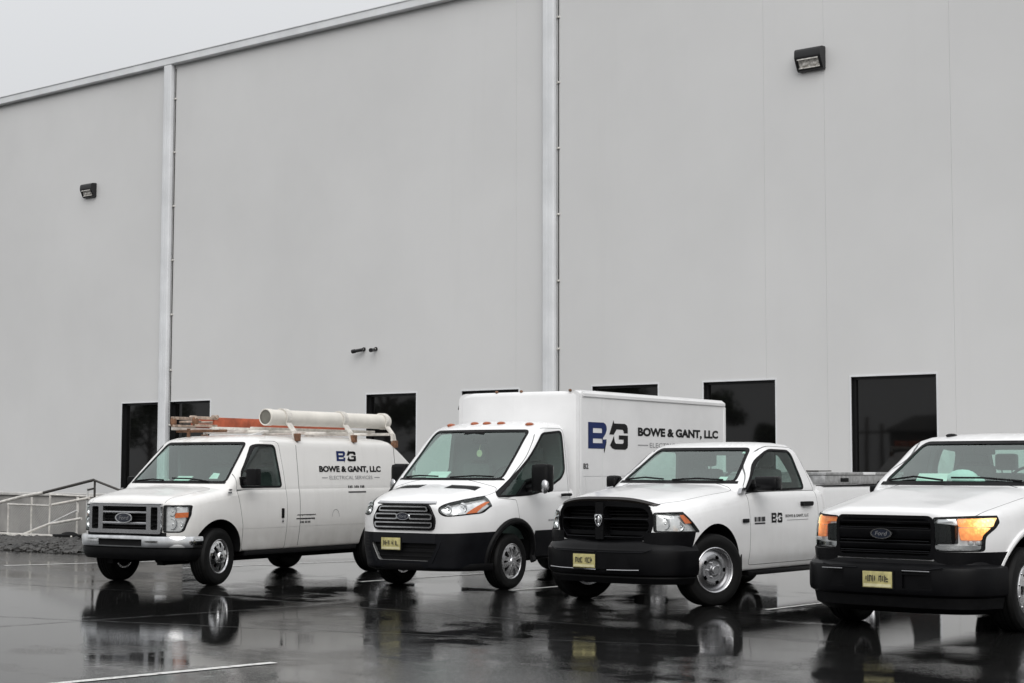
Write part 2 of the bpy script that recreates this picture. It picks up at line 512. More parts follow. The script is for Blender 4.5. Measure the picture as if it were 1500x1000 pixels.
class Ref:
    """the uncut outer skin: gives cut pieces their smooth normals back"""
    def __init__(s, me, ang=42):
        me.polygons.foreach_set('use_smooth', [True] * len(me.polygons)); me.update()
        me.set_sharp_from_angle(angle=math.radians(ang)); s.me = me
        me.calc_loop_triangles()
        V = [v.co.copy() for v in me.vertices]; T = [tuple(t.vertices) for t in me.loop_triangles]
        cn = me.corner_normals
        s.N = [tuple(cn[l].vector.copy() for l in t.loops) for t in me.loop_triangles]
        s.V = V; s.T = T; s.bvh = BVHTree.FromPolygons(V, T)
    def bary(s, ti, p):
        a, b, c = (s.V[i] for i in s.T[ti]); v0, v1, v2 = b - a, c - a, p - a
        d00, d01, d11, d20, d21 = v0.dot(v0), v0.dot(v1), v1.dot(v1), v2.dot(v0), v2.dot(v1); den = d00 * d11 - d01 * d01
        if abs(den) < 1e-14: return s.N[ti][0]
        v = (d11 * d20 - d01 * d21) / den; w = (d00 * d21 - d01 * d20) / den
        v = min(1.2, max(-.2, v)); w = min(1.2, max(-.2, w))
        n = s.N[ti][0] * (1 - v - w) + s.N[ti][1] * v + s.N[ti][2] * w
        return n.normalized() if n.length > 1e-6 else s.N[ti][0]
    def finish(s, me, mats, keep=None, offset=0.0, name=None):
        """keep None: whole piece, skin faces mat 0 and cut faces mat 1; 'on' / 'off': only skin / only cut faces"""
        on = []; tri = []
        for p in me.polygons:
            c = p.center; loc, nrm, ti, d = s.bvh.find_nearest(c)
            k = d is not None and d < .0025 and nrm.dot(p.normal) > .85
            on.append(k); tri.append(ti if k else -1)
        V = [v.co.copy() for v in me.vertices]; vs = []; fs = []; ns = []; mi = []; idx = {}
        for p, k, ti in zip(me.polygons, on, tri):
            if keep == 'on' and not k or keep == 'off' and k: continue
            f = []
            for vi in p.vertices:
                if vi not in idx: idx[vi] = len(vs); vs.append(V[vi].copy())
                f.append(idx[vi]); ns.append(s.bary(ti, V[vi]) if k else p.normal.copy())
            fs.append(f); mi.append(0 if (k or keep == 'off') else 2 if p.center.z < 1.0 and abs(p.center.x) > .55 else 1)
        if offset:
            acc = [Vector() for _ in vs]; li = 0
            for f in fs:
                for i in f: acc[i] += ns[li]; li += 1
            for i, a in enumerate(acc):
                if a.length > 1e-6: vs[i] += a.normalized() * offset
        out = bpy.data.meshes.new(name or 'piece'); out.from_pydata(vs, [], fs)
        for mm in M_(*mats): out.materials.append(mm)
        out.polygons.foreach_set('material_index', [min(x, len(mats) - 1) for x in mi])
        out.polygons.foreach_set('use_smooth', [True] * len(fs)); out.update()
        if fs: out.normals_split_custom_set([n[:] for n in ns])
        return out

def prism(axis, poly, lo, hi): return MB().prism(axis, poly, lo, hi)
def cyl_x(x0, x1, y, z, r, n=48):
    return prism('x', [(y + r * math.cos(2 * PI * k / n), z + r * math.sin(2 * PI * k / n)) for k in range(n)], x0, x1)

def text_tris(s, size, bold=0.0, sx=1.0, shear=0.0):
    c = bpy.data.curves.new('t', 'FONT'); c.body = s; c.size = size; c.offset = bold; c.fill_mode = 'FRONT'; c.shear = shear
    c.resolution_u = 3
    o = tmp(c); bpy.context.view_layer.update(); dg = bpy.context.evaluated_depsgraph_get()
    me = bpy.data.meshes.new_from_object(o.evaluated_get(dg)); bpy.data.objects.remove(o)
    vs = [(v.co.x * sx, v.co.y) for v in me.vertices]; fs = [tuple(p.vertices) for p in me.polygons]
    return vs, fs
def poly_tris(outer, holes=()):
    loops = [[Vector((a, b, 0)) for a, b in L] for L in (outer, *holes)]
    vs = [(v.x, v.y) for L in loops for v in L]
    return vs, [tuple(t) for t in tessellate_polygon(loops)]
def side_mark(tris_list, ref, y0, z0, size, off=.004):
    """flat print laid on the driver's side skin; (u, v) run rearwards and up"""
    mb = MB()
    for vs, fs in tris_list:
        out = []
        for u, v in vs:
            y, z = y0 + u * size, z0 + v * size
            h = ref.bvh.ray_cast(Vector((3, y, z)), Vector((-1, 0, 0)))
            out.append(((h[0].x if h[0] else 1) + off, y, z))
        mb.add(out, fs)
    return mb
def fit_text(s, w, h, bold=0.0, shear=0.0):
    """text scaled to w x h with its lower left corner at 0, 0"""
    vs, fs = text_tris(s, 1.0, bold, 1.0, shear); a = np.array(vs); lo = a.min(0); hi = a.max(0)
    return [((x - lo[0]) / (hi[0] - lo[0]) * w, (y - lo[1]) / (hi[1] - lo[1]) * h) for x, y in vs], fs

def q(pts): return [((x - 135) / 238, (410 - y) / 238) for x, y in pts]
LOGO_B = poly_tris(q([(135, 172), (282, 172), (300, 186), (310, 208), (312, 235), (300, 275), (274, 314), (272, 326), (310, 324), (304, 372), (290, 410), (135, 410)]),
                   [q([(180, 225), (260, 225), (266, 233), (266, 268), (180, 268)]), q([(180, 319), (262, 319), (270, 330), (270, 360), (180, 360)])])
LOGO_G = [poly_tris(q([(378, 145), (384, 175), (492, 175), (512, 190), (520, 215), (520, 263), (479, 263), (479, 244), (468, 230), (408, 230), (380, 278), (337, 278)])),
          poly_tris(q([(381, 290), (362, 338), (344, 376), (364, 404), (392, 415), (494, 415), (516, 400), (521, 376), (521, 283), (430, 283), (430, 322), (478, 322), (478, 350), (466, 361), (402, 361), (390, 346)])),
          poly_tris(q([(304, 340), (310, 346), (288, 452), (284, 424)]))]

# ------------------------------------------------------------------ ground
def sheet(name, x0, x1, y0, y1, z, mat, nx=1, ny=1, **k):
    mb = MB(); mb.add([(x0, y0, z), (x1, y0, z), (x1, y1, z), (x0, y1, z)], [(0, 1, 2, 3)])
    return mb.obj(name, (mat,), **k)
sheet('ground', -700, 700, -700, 700, 0, 'wet_asphalt', kind='structure')

# ------------------------------------------------------------------ warehouse
WY = 28.5
KW = WY / 24.5
def hz(z): return (z - CAM_H) * KW + CAM_H
EAVE = hz(10.98)
bld = empty('warehouse', (0, WY, 0), 0, 'tall pale grey warehouse with dark square windows and a metal eave', 'building')
WIN = [(a * KW, b * KW) for a, b in [(-31.66, -30.26), (-29.89, -28.51), (-23.65, -22.26), (-21.05, -19.62), (-17.88, -16.43), (-15.47, -14.04), (-12.62, -11.13), (-9.6, -8.15)]]
WTOP, WBOT = hz(3.045), .85
seams = [-80, -55, -30.08 * KW, -19.69 * KW, -14.21 * KW, -13.05 * KW, -10.81 * KW, -1, 14]
for a, b in zip(seams[:-1], seams[1:]):
    g = .0015
    wm = MB().box(a + g, b - g, 0, .25, 0, EAVE - .02).mesh('wall_panel', ('wall_render',))
    cuts = [(MB().box(w0, w1, -.2, .6, WBOT, WTOP), 'DIFFERENCE') for w0, w1 in WIN if w1 > a and w0 < b]
    if cuts:
        wm2 = boolean(wm, cuts); wm2.materials.clear(); wm2.materials.append(MATS['wall_render']); wm = wm2
        wm.polygons.foreach_set('use_smooth', [False] * len(wm.polygons))
    obj('wall_panel', wm, bld)
MB().box(-80, 14, .255, .6, 0, EAVE - .03).obj('wall_core', ('wall_render',), bld)
for w0, w1 in WIN:
    fr = MB(); t = .05
    fr.box(w0, w0 + t, .10, .2, WBOT, WTOP); fr.box(w1 - t, w1, .10, .2, WBOT, WTOP)
    fr.box(w0 + t, w1 - t, .10, .2, WTOP - t, WTOP); fr.box(w0 + t, w1 - t, .10, .2, WBOT, WBOT + t)
    # dark reveal lining
    fr.box(w0 + .001, w0 + .006, .004, .10, WBOT, WTOP); fr.box(w1 - .006, w1 - .001, .004, .10, WBOT, WTOP)
    fr.box(w0 + .006, w1 - .006, .004, .10, WTOP - .006, WTOP - .001)
    w = fr.obj('window', ('frame_black',), bld)
    c = MB(); e = .03
    c.box(w0 - e, w0 - .002, -.012, .02, WBOT, WTOP + e); c.box(w1 + .002, w1 + e, -.012, .02, WBOT, WTOP + e); c.box(w0 - .002, w1 + .002, -.012, .02, WTOP + .002, WTOP + e)
    c.obj('casing', ('trim_metal',), w)
    MB().box(w0 + t, w1 - t, .14, .16, WBOT + t, WTOP - t).obj('pane', ('dark_glazing',), w)
    MB().box(w0 - .04, w1 + .04, -.03, .10, WBOT - .05, WBOT - .002).obj('sill', ('trim_metal',), w)
# eave gutter: a box gutter with a rolled lip, and the roof slope above it
gut = MB()
gut.sweep([(.003, EAVE - .10), (.15, EAVE - .10), (.17, EAVE - .08), (.17, EAVE + .10), (.19, EAVE + .10), (.19, EAVE + .12), (.15, EAVE + .12), (.15, EAVE - .02), (.003, EAVE - .02)],
          [(-80, 0), (14, 0)])
gut.obj('gutter', ('trim_metal',), bld)
MB().add([(-80, -.10, EAVE + .03), (14, -.10, EAVE + .03), (14, 22, EAVE + 1.4), (-80, 22, EAVE + 1.4)], [(0, 1, 2, 3)]).obj('roof', ('roof_membrane',), bld)
def downspout(x, slip=0.0):
    d = MB(); w = .155
    d.prism('z', rpoly([(x - w, -.16), (x + w, -.16), (x + w, -.02), (x - w, -.02)], .03, 4), .12, EAVE - .102)
    for s in (-.05, .05):
        d.box(x + s - .012, x + s + .012, -.166, -.158, .2, EAVE - .12)
    ds = d.obj('downspout', ('trim_metal',), bld)
    for k in range(8):
        z = 1.2 + 1.47 * k
        b = MB(); b.box(x - .18, x + .22, -.022, -.003, z - .02, z + .02); b.ball((x + .205, -.03, z), .026, seg=8, rings=5)
        b.obj('bracket', ('white_pipe',), ds)
    MB().tube([(x + .19, -.012, .3), (x + .19, -.012, EAVE - .2)], .011, 6).obj('conduit', ('frame_black',), ds)
downspout(-30.12 * KW + .08); downspout(-18.80 * KW - .02)

def wall_light(x, z, s, label):
    r = empty('wall_light', (x, WY - .004, z), 0, label, 'wall light', 'flood lights on the warehouse wall')
    w = .33 * s
    prof = [(0, .26 * s), (-.20 * s, .24 * s), (-.26 * s, .20 * s), (-.27 * s, .02 * s), (-.12 * s, -.26 * s), (0, -.27 * s)]
    h = MB(); h.prism('x', rpoly(prof, .03, 3), -w, w)
    hm = boolean(h.mesh('housing', ('lamp_black',)), [(MB().prism('x', [(-.5, -.01 * s), (-.20 * s, -.01 * s), (-.10 * s, -.215 * s), (-.5, -.22 * s)], -w * .80, w * .80), 'DIFFERENCE')])
    hm.materials.clear(); hm.materials.append(MATS['lamp_black'])
    ho = obj('housing', hm, r)
    l = MB(); l.add([(-w * .8, -.205 * s, -.012 * s), (w * .8, -.205 * s, -.012 * s), (w * .8, -.115 * s, -.212 * s), (-w * .8, -.115 * s, -.212 * s)], [(0, 3, 2, 1)])
    l.box(-w * .8, w * .8, -.262 * s, -.205 * s, -.035 * s, -.012 * s); l.box(-w * .8, w * .8, -.17 * s, -.112 * s, -.218 * s, -.20 * s)
    for k in (-1, 1): l.ball((k * w * .35, -.16 * s, -.12 * s), (.07 * s, .02 * s, .05 * s), seg=10, rings=6)
    l.obj('lens', ('lamp_lens',), ho)
wall_light(-33.14 * KW + .13, hz(8.26), .76, 'small black flood light high on the wall left of the left downspout')
wall_light(-13.28 * KW + .03, hz(8.43), .86, 'large looking black flood light high on the wall right of the right downspout')
def camera_thing(x, z, ang, L, label):
    r = empty('security_camera', (x, WY - .004, z), 0, label, 'camera', 'security cameras above the middle window')
    MB().lathe([(0, -.03), (.045, -.03), (.05, 0), (0, 0)], 14, axis='y').obj('mount', ('lamp_black',), r)
    MB().tube([(0, -.02, 0), (0, -.10, -.01), (math.sin(ang) * .05, -.13, -.02)], .016, 8).obj('arm', ('white_pipe',), r)
    c = MB(); d = Vector((math.sin(ang), -math.cos(ang), -.12)).normalized(); p0 = Vector((math.sin(ang) * .03, -.12, -.03))
    c.tube([p0 - d * L * .3, p0 + d * L * .7], .042, 12); c.tube([p0 + d * L * .5, p0 + d * L * .82], .05, 12)
    c.obj('body', ('lamp_black',), r)
camera_thing(-23.72 * KW, hz(3.99), -1.35, .27, 'black bullet camera pointing left along the wall')
camera_thing(-23.38 * KW, hz(3.98), .35, .17, 'small black camera just right of the bullet camera')

# ------------------------------------------------------------------ fence, low wall and stone bed at the left
lw = MB(); lw.box(-40, -26.2, 21.62, 21.85, 0, .92)
lwo = lw.obj('low_wall', ('concrete',), None, label='low grey concrete wall with a pale coping behind the chain fence', cat='wall')
for a, b in ((-40, -33.4), (-33.4, -29.8), (-29.8, -26.2)):
    MB().box(a + .004, b - .004, 21.57, 21.90, .922, .985, b=.012).obj('coping', ('concrete_pale',), lwo)

FY = 21.0
fence = empty('chain_link_fence', (-29.5, FY, 0), 0, 'white framed chain link fence panel beside the front of the ladder van', 'fence')
def fx(x): return x + 29.5
for x, z in ((-30.98, .75), (-30.14, .90), (-29.49, .96), (-28.55, .93)):
    MB().tube([(fx(x), 0, .05), (fx(x), 0, z)], .024, 8).obj('post', ('white_pipe',), fence)
for a, b in (((-31.0, .74), (-29.49, .73)), ((-29.49, .965), (-27.6, .93)), ((-30.98, .075), (-28.55, .06))):
    MB().tube([(fx(a[0]), -.005, a[1]), (fx(b[0]), -.005, b[1])], .019, 8).obj('rail', ('white_pipe',), fence)
wires = MB()
x0, x1, h = -30.95, -28.58, .70
step = .062
k = 0
n = int((x1 - x0 + h) / step)
for i in range(n):
    c = x0 - h + i * step
    for sgn in (1, -1):
        pts = []
        for zz in (0, h):
            xx = c + zz if sgn == 1 else c + h - zz
            pts.append([xx, zz])
        (xa, za), (xb, zb) = pts
        def clip(xa, za, xb, zb):
            if xa > xb: xa, za, xb, zb = xb, zb, xa, za
            if xb <= x0 or xa >= x1: return None
            if xa < x0: za += (zb - za) * (x0 - xa) / (xb - xa); xa = x0
            if xb > x1: zb = za + (zb - za) * (x1 - xa) / (xb - xa); xb = x1
            return xa, za, xb, zb
        r = clip(xa, za, xb, zb)
        if r:
            wires.tube([(fx(r[0]), .012 * sgn, r[1] + .08), (fx(r[2]), .012 * sgn, r[3] + .08)], .0034, 4, caps=False)
wires.obj('wire_mesh', ('wire',), fence, kind='stuff')

rail = empty('ramp_handrail', (-29.5, 20.7, 0), 0, 'sloping pipe handrail with a dark peaked top rail by the low wall', 'handrail')
for pts, r, mt in (([(-31.6, .66), (-30.0, .93), (-29.3, 1.01)], .034, 'white_pipe'), ([(-29.3, 1.01), (-27.62, 1.285)], .030, 'old_pipe'),
                   ([(-27.62, 1.285), (-26.4, 1.0)], .024, 'old_pipe'), ([(-30.2, .07), (-29.1, .36), (-28.0, .50)], .028, 'white_pipe'),
                   ([(-29.1, .36), (-28.15, .66)], .022, 'galvanised'), ([(-29.0, .76), (-27.75, .92)], .028, 'rack_white')):
    MB().tube([(fx(x), 0, z) for x, z in pts], r, 8).obj('rail', (mt,), rail)
for x, z0, z1, mt in ((-27.62, .5, 1.285, 'old_pipe'), (-27.86, .5, 1.12, 'galvanised'), (-28.16, .62, .93, 'white_pipe')):
    MB().tube([(fx(x), .03, z0), (fx(x), .03, z1)], .022, 8).obj('post', (mt,), rail)
MB().tube([(fx(-27.86), .03, 1.08), (fx(-27.66), .03, 1.11)], .02, 8).obj('brace', ('old_pipe',), rail)

brd = MB().box(-31.05, -28.2, 20.62, 20.74, .07, .15, b=.008)
brd.obj('timber_edging', ('white_pipe',), None, label='pale timber edging lying along the foot of the chain link fence', cat='edging')
tarp = MB(); pts = [(-28.9, 20.62), (-28.5, 20.55), (-28.1, 20.66), (-28.05, 20.9), (-28.5, 20.98), (-28.85, 20.85)]
tarp.prism('z', rpoly(pts, .08, 3), .10, .16); tarp.ball((-28.45, 20.75, .15), (.26, .12, .07), seg=10, rings=6)
tarp.obj('black_tarp', ('dark_trim',), None, label='crumpled black tarp scrap on the pale edging beside the van', cat='tarp')

# raised bed with loose dark stones
bed = MB()
bx = np.linspace(-36, -23.9, 60); by = np.linspace(18.0, 21.5, 14)
for j, y in enumerate(by):
    for i, x in enumerate(bx):
        e = min(1, (y - 18.0) / 1.0) * min(1, (-23.9 - x) / .8)
        bed.v.append((x, y, -.01 + .10 * e + .025 * e * math.sin(x * 3.1 + y * 2.3) + .015 * e * math.sin(7 * x - 5 * y)))
for j in range(13):
    for i in range(59): bed.f.append((j * 60 + i, j * 60 + i + 1, (j + 1) * 60 + i + 1, (j + 1) * 60 + i)); bed.m.append(0)
bed.obj('soil_bed', ('soil',), kind='structure')
st = MB()
ico = bmesh.new(); bmesh.ops.create_icosphere(ico, subdivisions=1, radius=1); iv = np.array([v.co[:] for v in ico.verts]); ifc = [[v.index for v in f.verts] for f in ico.faces]; ico.free()
for k in range(2600):
    x, y = RNG.uniform(-35.5, -24.1), RNG.uniform(18.1, 20.58)
    s = RNG.uniform(.02, .065) * (1 if RNG.random() > .05 else 1.7)
    v = iv * (1 + RNG.normal(0, .16, (len(iv), 1))) * s * np.array([1, 1, .6]); a = RNG.uniform(0, 6.28)
    v = v @ np.array([[math.cos(a), -math.sin(a), 0], [math.sin(a), math.cos(a), 0], [0, 0, 1]])
    e = min(1, (y - 18.0) / 1.0) * min(1, (-23.9 - x) / .8)
    st.add(v + np.array([x, y, .085 * e + .01]), ifc)
st.obj('gravel', ('stone',), ang=20, kind='stuff')

# pavement along the wall with its kerb stones
pv = MB().box(-34, 12, 26.5, WY - .004, -.05, .11)
pav = pv.obj('pavement', ('concrete',), kind='structure')
for k in range(30):
    a = -34 + k * 1.5
    MB().box(a + .006, a + 1.494, 26.34, 26.496, -.05, .125, b=.015).obj('kerb_stone', ('concrete_pale',), pav)
# painted bay lines
def line(x0, y0, x1, y1, w=.10):
    d = Vector((x1 - x0, y1 - y0)).normalized(); n = Vector((-d.y, d.x)) * w / 2
    MB().add([(x0 - n.x, y0 - n.y, .004), (x1 - n.x, y1 - n.y, .004), (x1 + n.x, y1 + n.y, .004), (x0 + n.x, y0 + n.y, .004)], [(0, 3, 2, 1)]).obj('parking_line', ('line_paint',), kind='structure')
line(-10.06, 6.9, -9.76, 9.09)
line(-15.72, 16.2, -15.45, 21.2); line(-13.18, 16.3, -12.95, 21.2); line(-9.25, 15.9, -9.1, 21.2, .06); line(-22.5, 15.2, -21.6, 17.8); line(-19.9, 16.6, -19.0, 21)
# tar seams between the asphalt lanes
for pts in ([(-16.5, 9.6), (-12, 10.9), (-7.5, 12.4)], [(-22, 12.6), (-15.6, 13.3), (-9, 13.2)], [(-14.2, 8.2), (-13.4, 13.3)]):
    mb = MB(); fine = []
    for (a, b) in zip(pts[:-1], pts[1:]):
        for k in range(30):
            t = k / 30; fine.append((a[0] + (b[0] - a[0]) * t + RNG.normal(0, .012), a[1] + (b[1] - a[1]) * t + RNG.normal(0, .012)))
    for i, (x, y) in enumerate(fine): mb.v += [(x - .012, y - .012, .004), (x + .012, y + .012, .004)]
    for i in range(len(fine) - 1): mb.f.append((2 * i, 2 * i + 2, 2 * i + 3, 2 * i + 1)); mb.m.append(0)
    mb.obj('tar_seam', ('tar',), kind='structure')
#VEHICLES

# ------------------------------------------------------------------ vehicle helpers
def solid(mb):
    bm = bmesh.new(); bv = [bm.verts.new(v) for v in mb.v]
    for f in mb.f: bm.faces.new([bv[i] for i in f])
    bmesh.ops.remove_doubles(bm, verts=bm.verts[:], dist=1e-5)
    bmesh.ops.dissolve_degenerate(bm, dist=1e-6, edges=bm.edges[:])
    bmesh.ops.recalc_face_normals(bm, faces=bm.faces[:])
    me = bpy.data.meshes.new('solid'); bm.to_mesh(me); bm.free(); return me
def dress(me, mats, ang=35, name=None):
    me.materials.clear()
    for mm in M_(*mats): me.materials.append(mm)
    me.polygons.foreach_set('material_index', [0] * len(me.polygons))
    me.polygons.foreach_set('use_smooth', [True] * len(me.polygons)); me.update()
    me.set_sharp_from_angle(angle=math.radians(ang)); return me
DIFF, INTER, UNION = 'DIFFERENCE', 'INTERSECT', 'UNION'
WHEELS = {}
def wheel_meshes(kind, r, w, rr):
    if kind in WHEELS: return WHEELS[kind]
    t = MB()
    half = [(rr - .012, w * .40), (rr + .006, w * .46), (rr + .022, w * .475), ((r + rr) / 2 - .01, w * .52), ((r + rr) / 2 + .012, w * .525), (r - .045, w * .51), (r - .022, w * .475), (r - .02, w * .46), (r - .004, w * .39), (r, w * .34)]
    tread = [(r, w * .30), (r - .010, w * .295), (r - .010, w * .255), (r, w * .25), (r, w * .10), (r - .010, w * .095), (r - .010, w * .055), (r, w * .05)]
    h = half + tread
    prof = [(a, b) for a, b in h] + [(a, -b) for a, b in h[::-1]]
    t.lathe(prof, 56)
    tyre = t.mesh('tyre', ('tyre_rubber',), 40)
    lip = MB(); o = w * .5
    lip.lathe([(rr - .004, o - .028), (rr + .010, o - .018), (rr + .012, o - .006), (rr + .003, o - .001), (rr - .008, o - .008), (rr - .018, o - .035), (rr - .03, o - .12), (rr - .03, -o + .02), (rr + .004, -o + .02)], 48)
    mat = {'cap': 'chrome', 'spoke': 'wheel_silver', 'steel': 'dull_chrome', 'alloy': 'wheel_silver'}[kind]
    lipm = lip.mesh('rim', ('wheel_silver' if kind != 'steel' else 'dull_chrome',), 40)
    back = MB().lathe([(0, o - .14), (rr - .03, o - .14)], 40).lathe([(0, o - .10), (.13, o - .10), (.13, o - .14)], 30)
    brake = back.mesh('brake_disc', ('dark_trim',), 40)
    d = MB(); cuts = []
    def hole(poly2, n, a0=0.0):
        for k in range(n):
            a = a0 + 2 * PI * k / n; c, s = math.cos(a), math.sin(a)
            cuts.append((MB().prism('x', [(u * c - v * s, u * s + v * c) for u, v in poly2], -.2, .3), DIFF))
    extra = MB()
    if kind == 'cap':
        R = rr - .004
        d.lathe([(0, o + .050), (.035, o + .048), (.062, o + .040), (.072, o + .020), (.10, o + .016), (.14, o + .012), (.17, o + .004), (R - .012, o - .012), (R, o - .016), (R - .004, o - .030), (.15, o - .014), (.08, o - .006), (0, o - .002)], 48)
        hole(rpoly([(.115, -.016), (.178, -.026), (.178, .026), (.115, .016)], .012, 4), 8)
        for k in range(8):
            a = 2 * PI * (k + .5) / 8; extra.ball((o + .012, .086 * math.cos(a), .086 * math.sin(a)), (.012, .012, .012), seg=8, rings=5)
    elif kind == 'spoke':
        R = rr - .002
        d.lathe([(0, o + .020), (.045, o + .018), (.055, o + .006), (.09, o + .004), (.16, o + .004), (R - .014, o - .004), (R, o - .014), (R - .004, o - .026), (.15, o - .018), (.06, o - .016), (0, o - .014)], 48)
        hole(rpoly([(.085, -.010), (.185, -.036), (.196, 0), (.185, .036), (.085, .010)], .010, 4), 5)
        hole(rpoly([(.100, -.006), (.185, -.018), (.188, .018), (.100, .006)], .006, 3), 5, PI / 5)
        hole([(.105, .030), (.150, .040), (.140, .058)], 5); hole([(.105, -.030), (.150, -.040), (.140, -.058)], 5)
        for k in range(5):
            a = 2 * PI * (k + .5) / 5; extra.ball((o + .004, .066 * math.cos(a), .066 * math.sin(a)), (.010, .010, .010), seg=8, rings=5)
    elif kind == 'steel':
        R = rr - .012
        d.lathe([(0, o + .012), (.040, o + .010), (.052, o - .002), (.058, o - .030), (.09, o - .040), (.12, o - .030), (.15, o - .026), (.18, o - .036), (R, o - .060), (R - .002, o - .075), (.15, o - .048), (.09, o - .058), (0, o - .050)], 48)
        hole(rpoly([(.126, -.026), (.164, -.024), (.164, .024), (.126, .026)], .017, 5), 5)
        for k in range(5):
            a = 2 * PI * (k + .5) / 5; extra.ball((o - .026, .080 * math.cos(a), .080 * math.sin(a)), (.018, .013, .013), seg=8, rings=5)
    else:
        R = rr - .002
        d.lathe([(0, o + .014), (.05, o + .012), (.075, o - .004), (.11, o + .004), (.17, o + .008), (R - .008, o - .004), (R, o - .014), (R - .004, o - .028), (.15, o - .016), (.06, o - .02), (0, o - .016)], 48)
        hole(rpoly([(.10, -.030), (.190, -.050), (.190, .050), (.10, .030)], .022, 5), 6)
        for k in range(12):
            a = 2 * PI * (k + .5) / 12; extra.ball((o - .002, (R - .012) * math.cos(a), (R - .012) * math.sin(a)), (.012, .015, .015), seg=8, rings=5)
    disc = dress(boolean(solid(d), cuts), (mat,), 38)
    lugs = extra.mesh('lug', ('dull_chrome',), 40)
    WHEELS[kind] = (tyre, lipm, brake, disc, lugs)
    return WHEELS[kind]
def wheel(parent, kind, x, y, r, w, rr, steer=0.0):
    tyre, lip, brake, disc, lugs = wheel_meshes(kind, r, w, rr)
    o = obj('wheel', tyre, parent); o.location = (x, y, r); o.rotation_euler = (RNG.uniform(0, .5) * 0, 0, steer + (0 if x > 0 else PI))
    obj('rim', lip, o); obj('brake_disc', brake, o)
    obj('hub_cap' if kind in ('cap', 'spoke') else 'wheel_centre', disc, o); obj('lug_nuts', lugs, o, kind='stuff')
    return o

def mirx(poly): return [(-a, b) for a, b in poly]

def bend(o, k, x0=.66):
    """bows a front piece and everything under it back towards its ends"""
    seen = set()
    def go(q):
        if q.data and q.data.name not in seen:
            seen.add(q.data.name)
            for vv in q.data.vertices: vv.co.y += k * min(1.6, (vv.co.x / x0) ** 2)
        for c in q.children: go(c)
    go(o)

class Vehicle:
    def __init__(s, name, loc, yaw, label, cat, group, paint, lower, green):
        s.root = empty(name, loc, yaw, label, cat, group); s.paint = paint
        s.S = boolean(lower, [(green, UNION)]) if green else lower
        s.ref = Ref(s.S); s.cuts = []; s.doors = []; s.lids = []
    def skin(s, name, pr, mats, off=0.0, parent=None, minus=(), **k):
        """a piece of the outer skin inside a prism, moved out by off"""
        me = boolean(s.S, [(pr, INTER)] + [(m, DIFF) for m in minus])
        me = s.ref.finish(me, mats, 'on', off, name)
        return obj(name, me, parent or s.root, **k)
    def window(s, name, axis, poly, lo, hi, mat, seal=.016, both=False, parent=None, inset=.006):
        sides = [(poly, lo, hi)]
        if both: sides.append((poly, -hi, -lo))
        for pl, a, b in sides:
            if a > b: a, b = b, a
            s.cuts.append((prism(axis, pl, a, b), DIFF))
            g = s.skin(name, prism(axis, grow(pl, .004), a, b), (mat,), -inset)
            if seal: s.skin('window_seal', prism(axis, grow(pl, seal), a, b), ('dark_trim',), .0025, g, [prism(axis, grow(pl, -.010), a - .1, b + .1)])
    def assemble(s):
        B0 = boolean(s.S, s.cuts)
        gaps = [(prism(ax, grow(pl, .006), a, b), DIFF) for _, ax, pl, a, b, _ in s.doors]
        s.body = obj('body', s.ref.finish(boolean(B0, gaps), (s.paint, 'interior', 'dark_trim'), name='body'), s.root)
        made = []
        for nm, ax, pl, a, b, lab in s.doors:
            o = obj(nm, s.ref.finish(boolean(B0, [(prism(ax, pl, a, b), INTER)]), (s.paint, 'interior', 'dark_trim'), name=nm), s.root)
            if lab: o['label'] = lab
            made.append(o)
        return made
    def headlight(s, poly, y0, y1, amber=None, amber_mat='amber', bowls=(), trim=.012, housing='reflector', label=None, side=None):
        """pocket in the wing with a reflector, bulbs and a clear lens; built on both sides"""
        out = []
        for sg in (1, -1):
            pl = poly if sg > 0 else mirx(poly)[::-1]
            def pocket(d):
                m = prism('y', grow(pl, d) if d else pl, y0, y1)
                return boolean(solid(m), [(prism('x', grow(side, d) if d else side, -2, 2), INTER)]) if side else m
            pr = pocket(0)
            s.cuts.append((pr, DIFF))
            pc = boolean(s.S, [(pr, INTER)])
            h = s.skin('headlight', pr, (housing,), -.042)
            if label: h['label'] = label
            obj('lens', s.ref.finish(pc, ('lens_clear',), 'on', .002, 'lens'), h)
            s.skin('lens_trim', pocket(trim), ('dark_trim',), .003, h, [pocket(-.004)])
            if amber:
                ap = amber if sg > 0 else mirx(amber)[::-1]
                s.skin('turn_signal', prism('y', ap, y0, y1), (amber_mat,), -.012, h)
            for (x, z, r, y) in bowls:
                hit = s.ref.bvh.ray_cast(Vector((x * sg, -3, z)), Vector((0, 1, 0)))
                hit2 = s.ref.bvh.ray_cast(Vector(((x + r) * sg, -3, z)), Vector((0, 1, 0)))
                if hit[0]: y = max(hit[0].y + .016, (hit2[0].y + .004) if hit2[0] and hit2[0].y < 0 else -9)
                b = MB(); b.lathe([(r, 0), (r * 1.10, .004), (r * 1.10, -.004), (r, -.006), (r * .8, .012), (r * .4, .024), (.004, .026)], 22, axis='y', c=(x * sg, y, z))
                b.ball((x * sg, y + .010, z), .016, seg=10, rings=6)
                b.obj('bulb_bowl', ('chrome',), h)
            out.append(h)
        return out

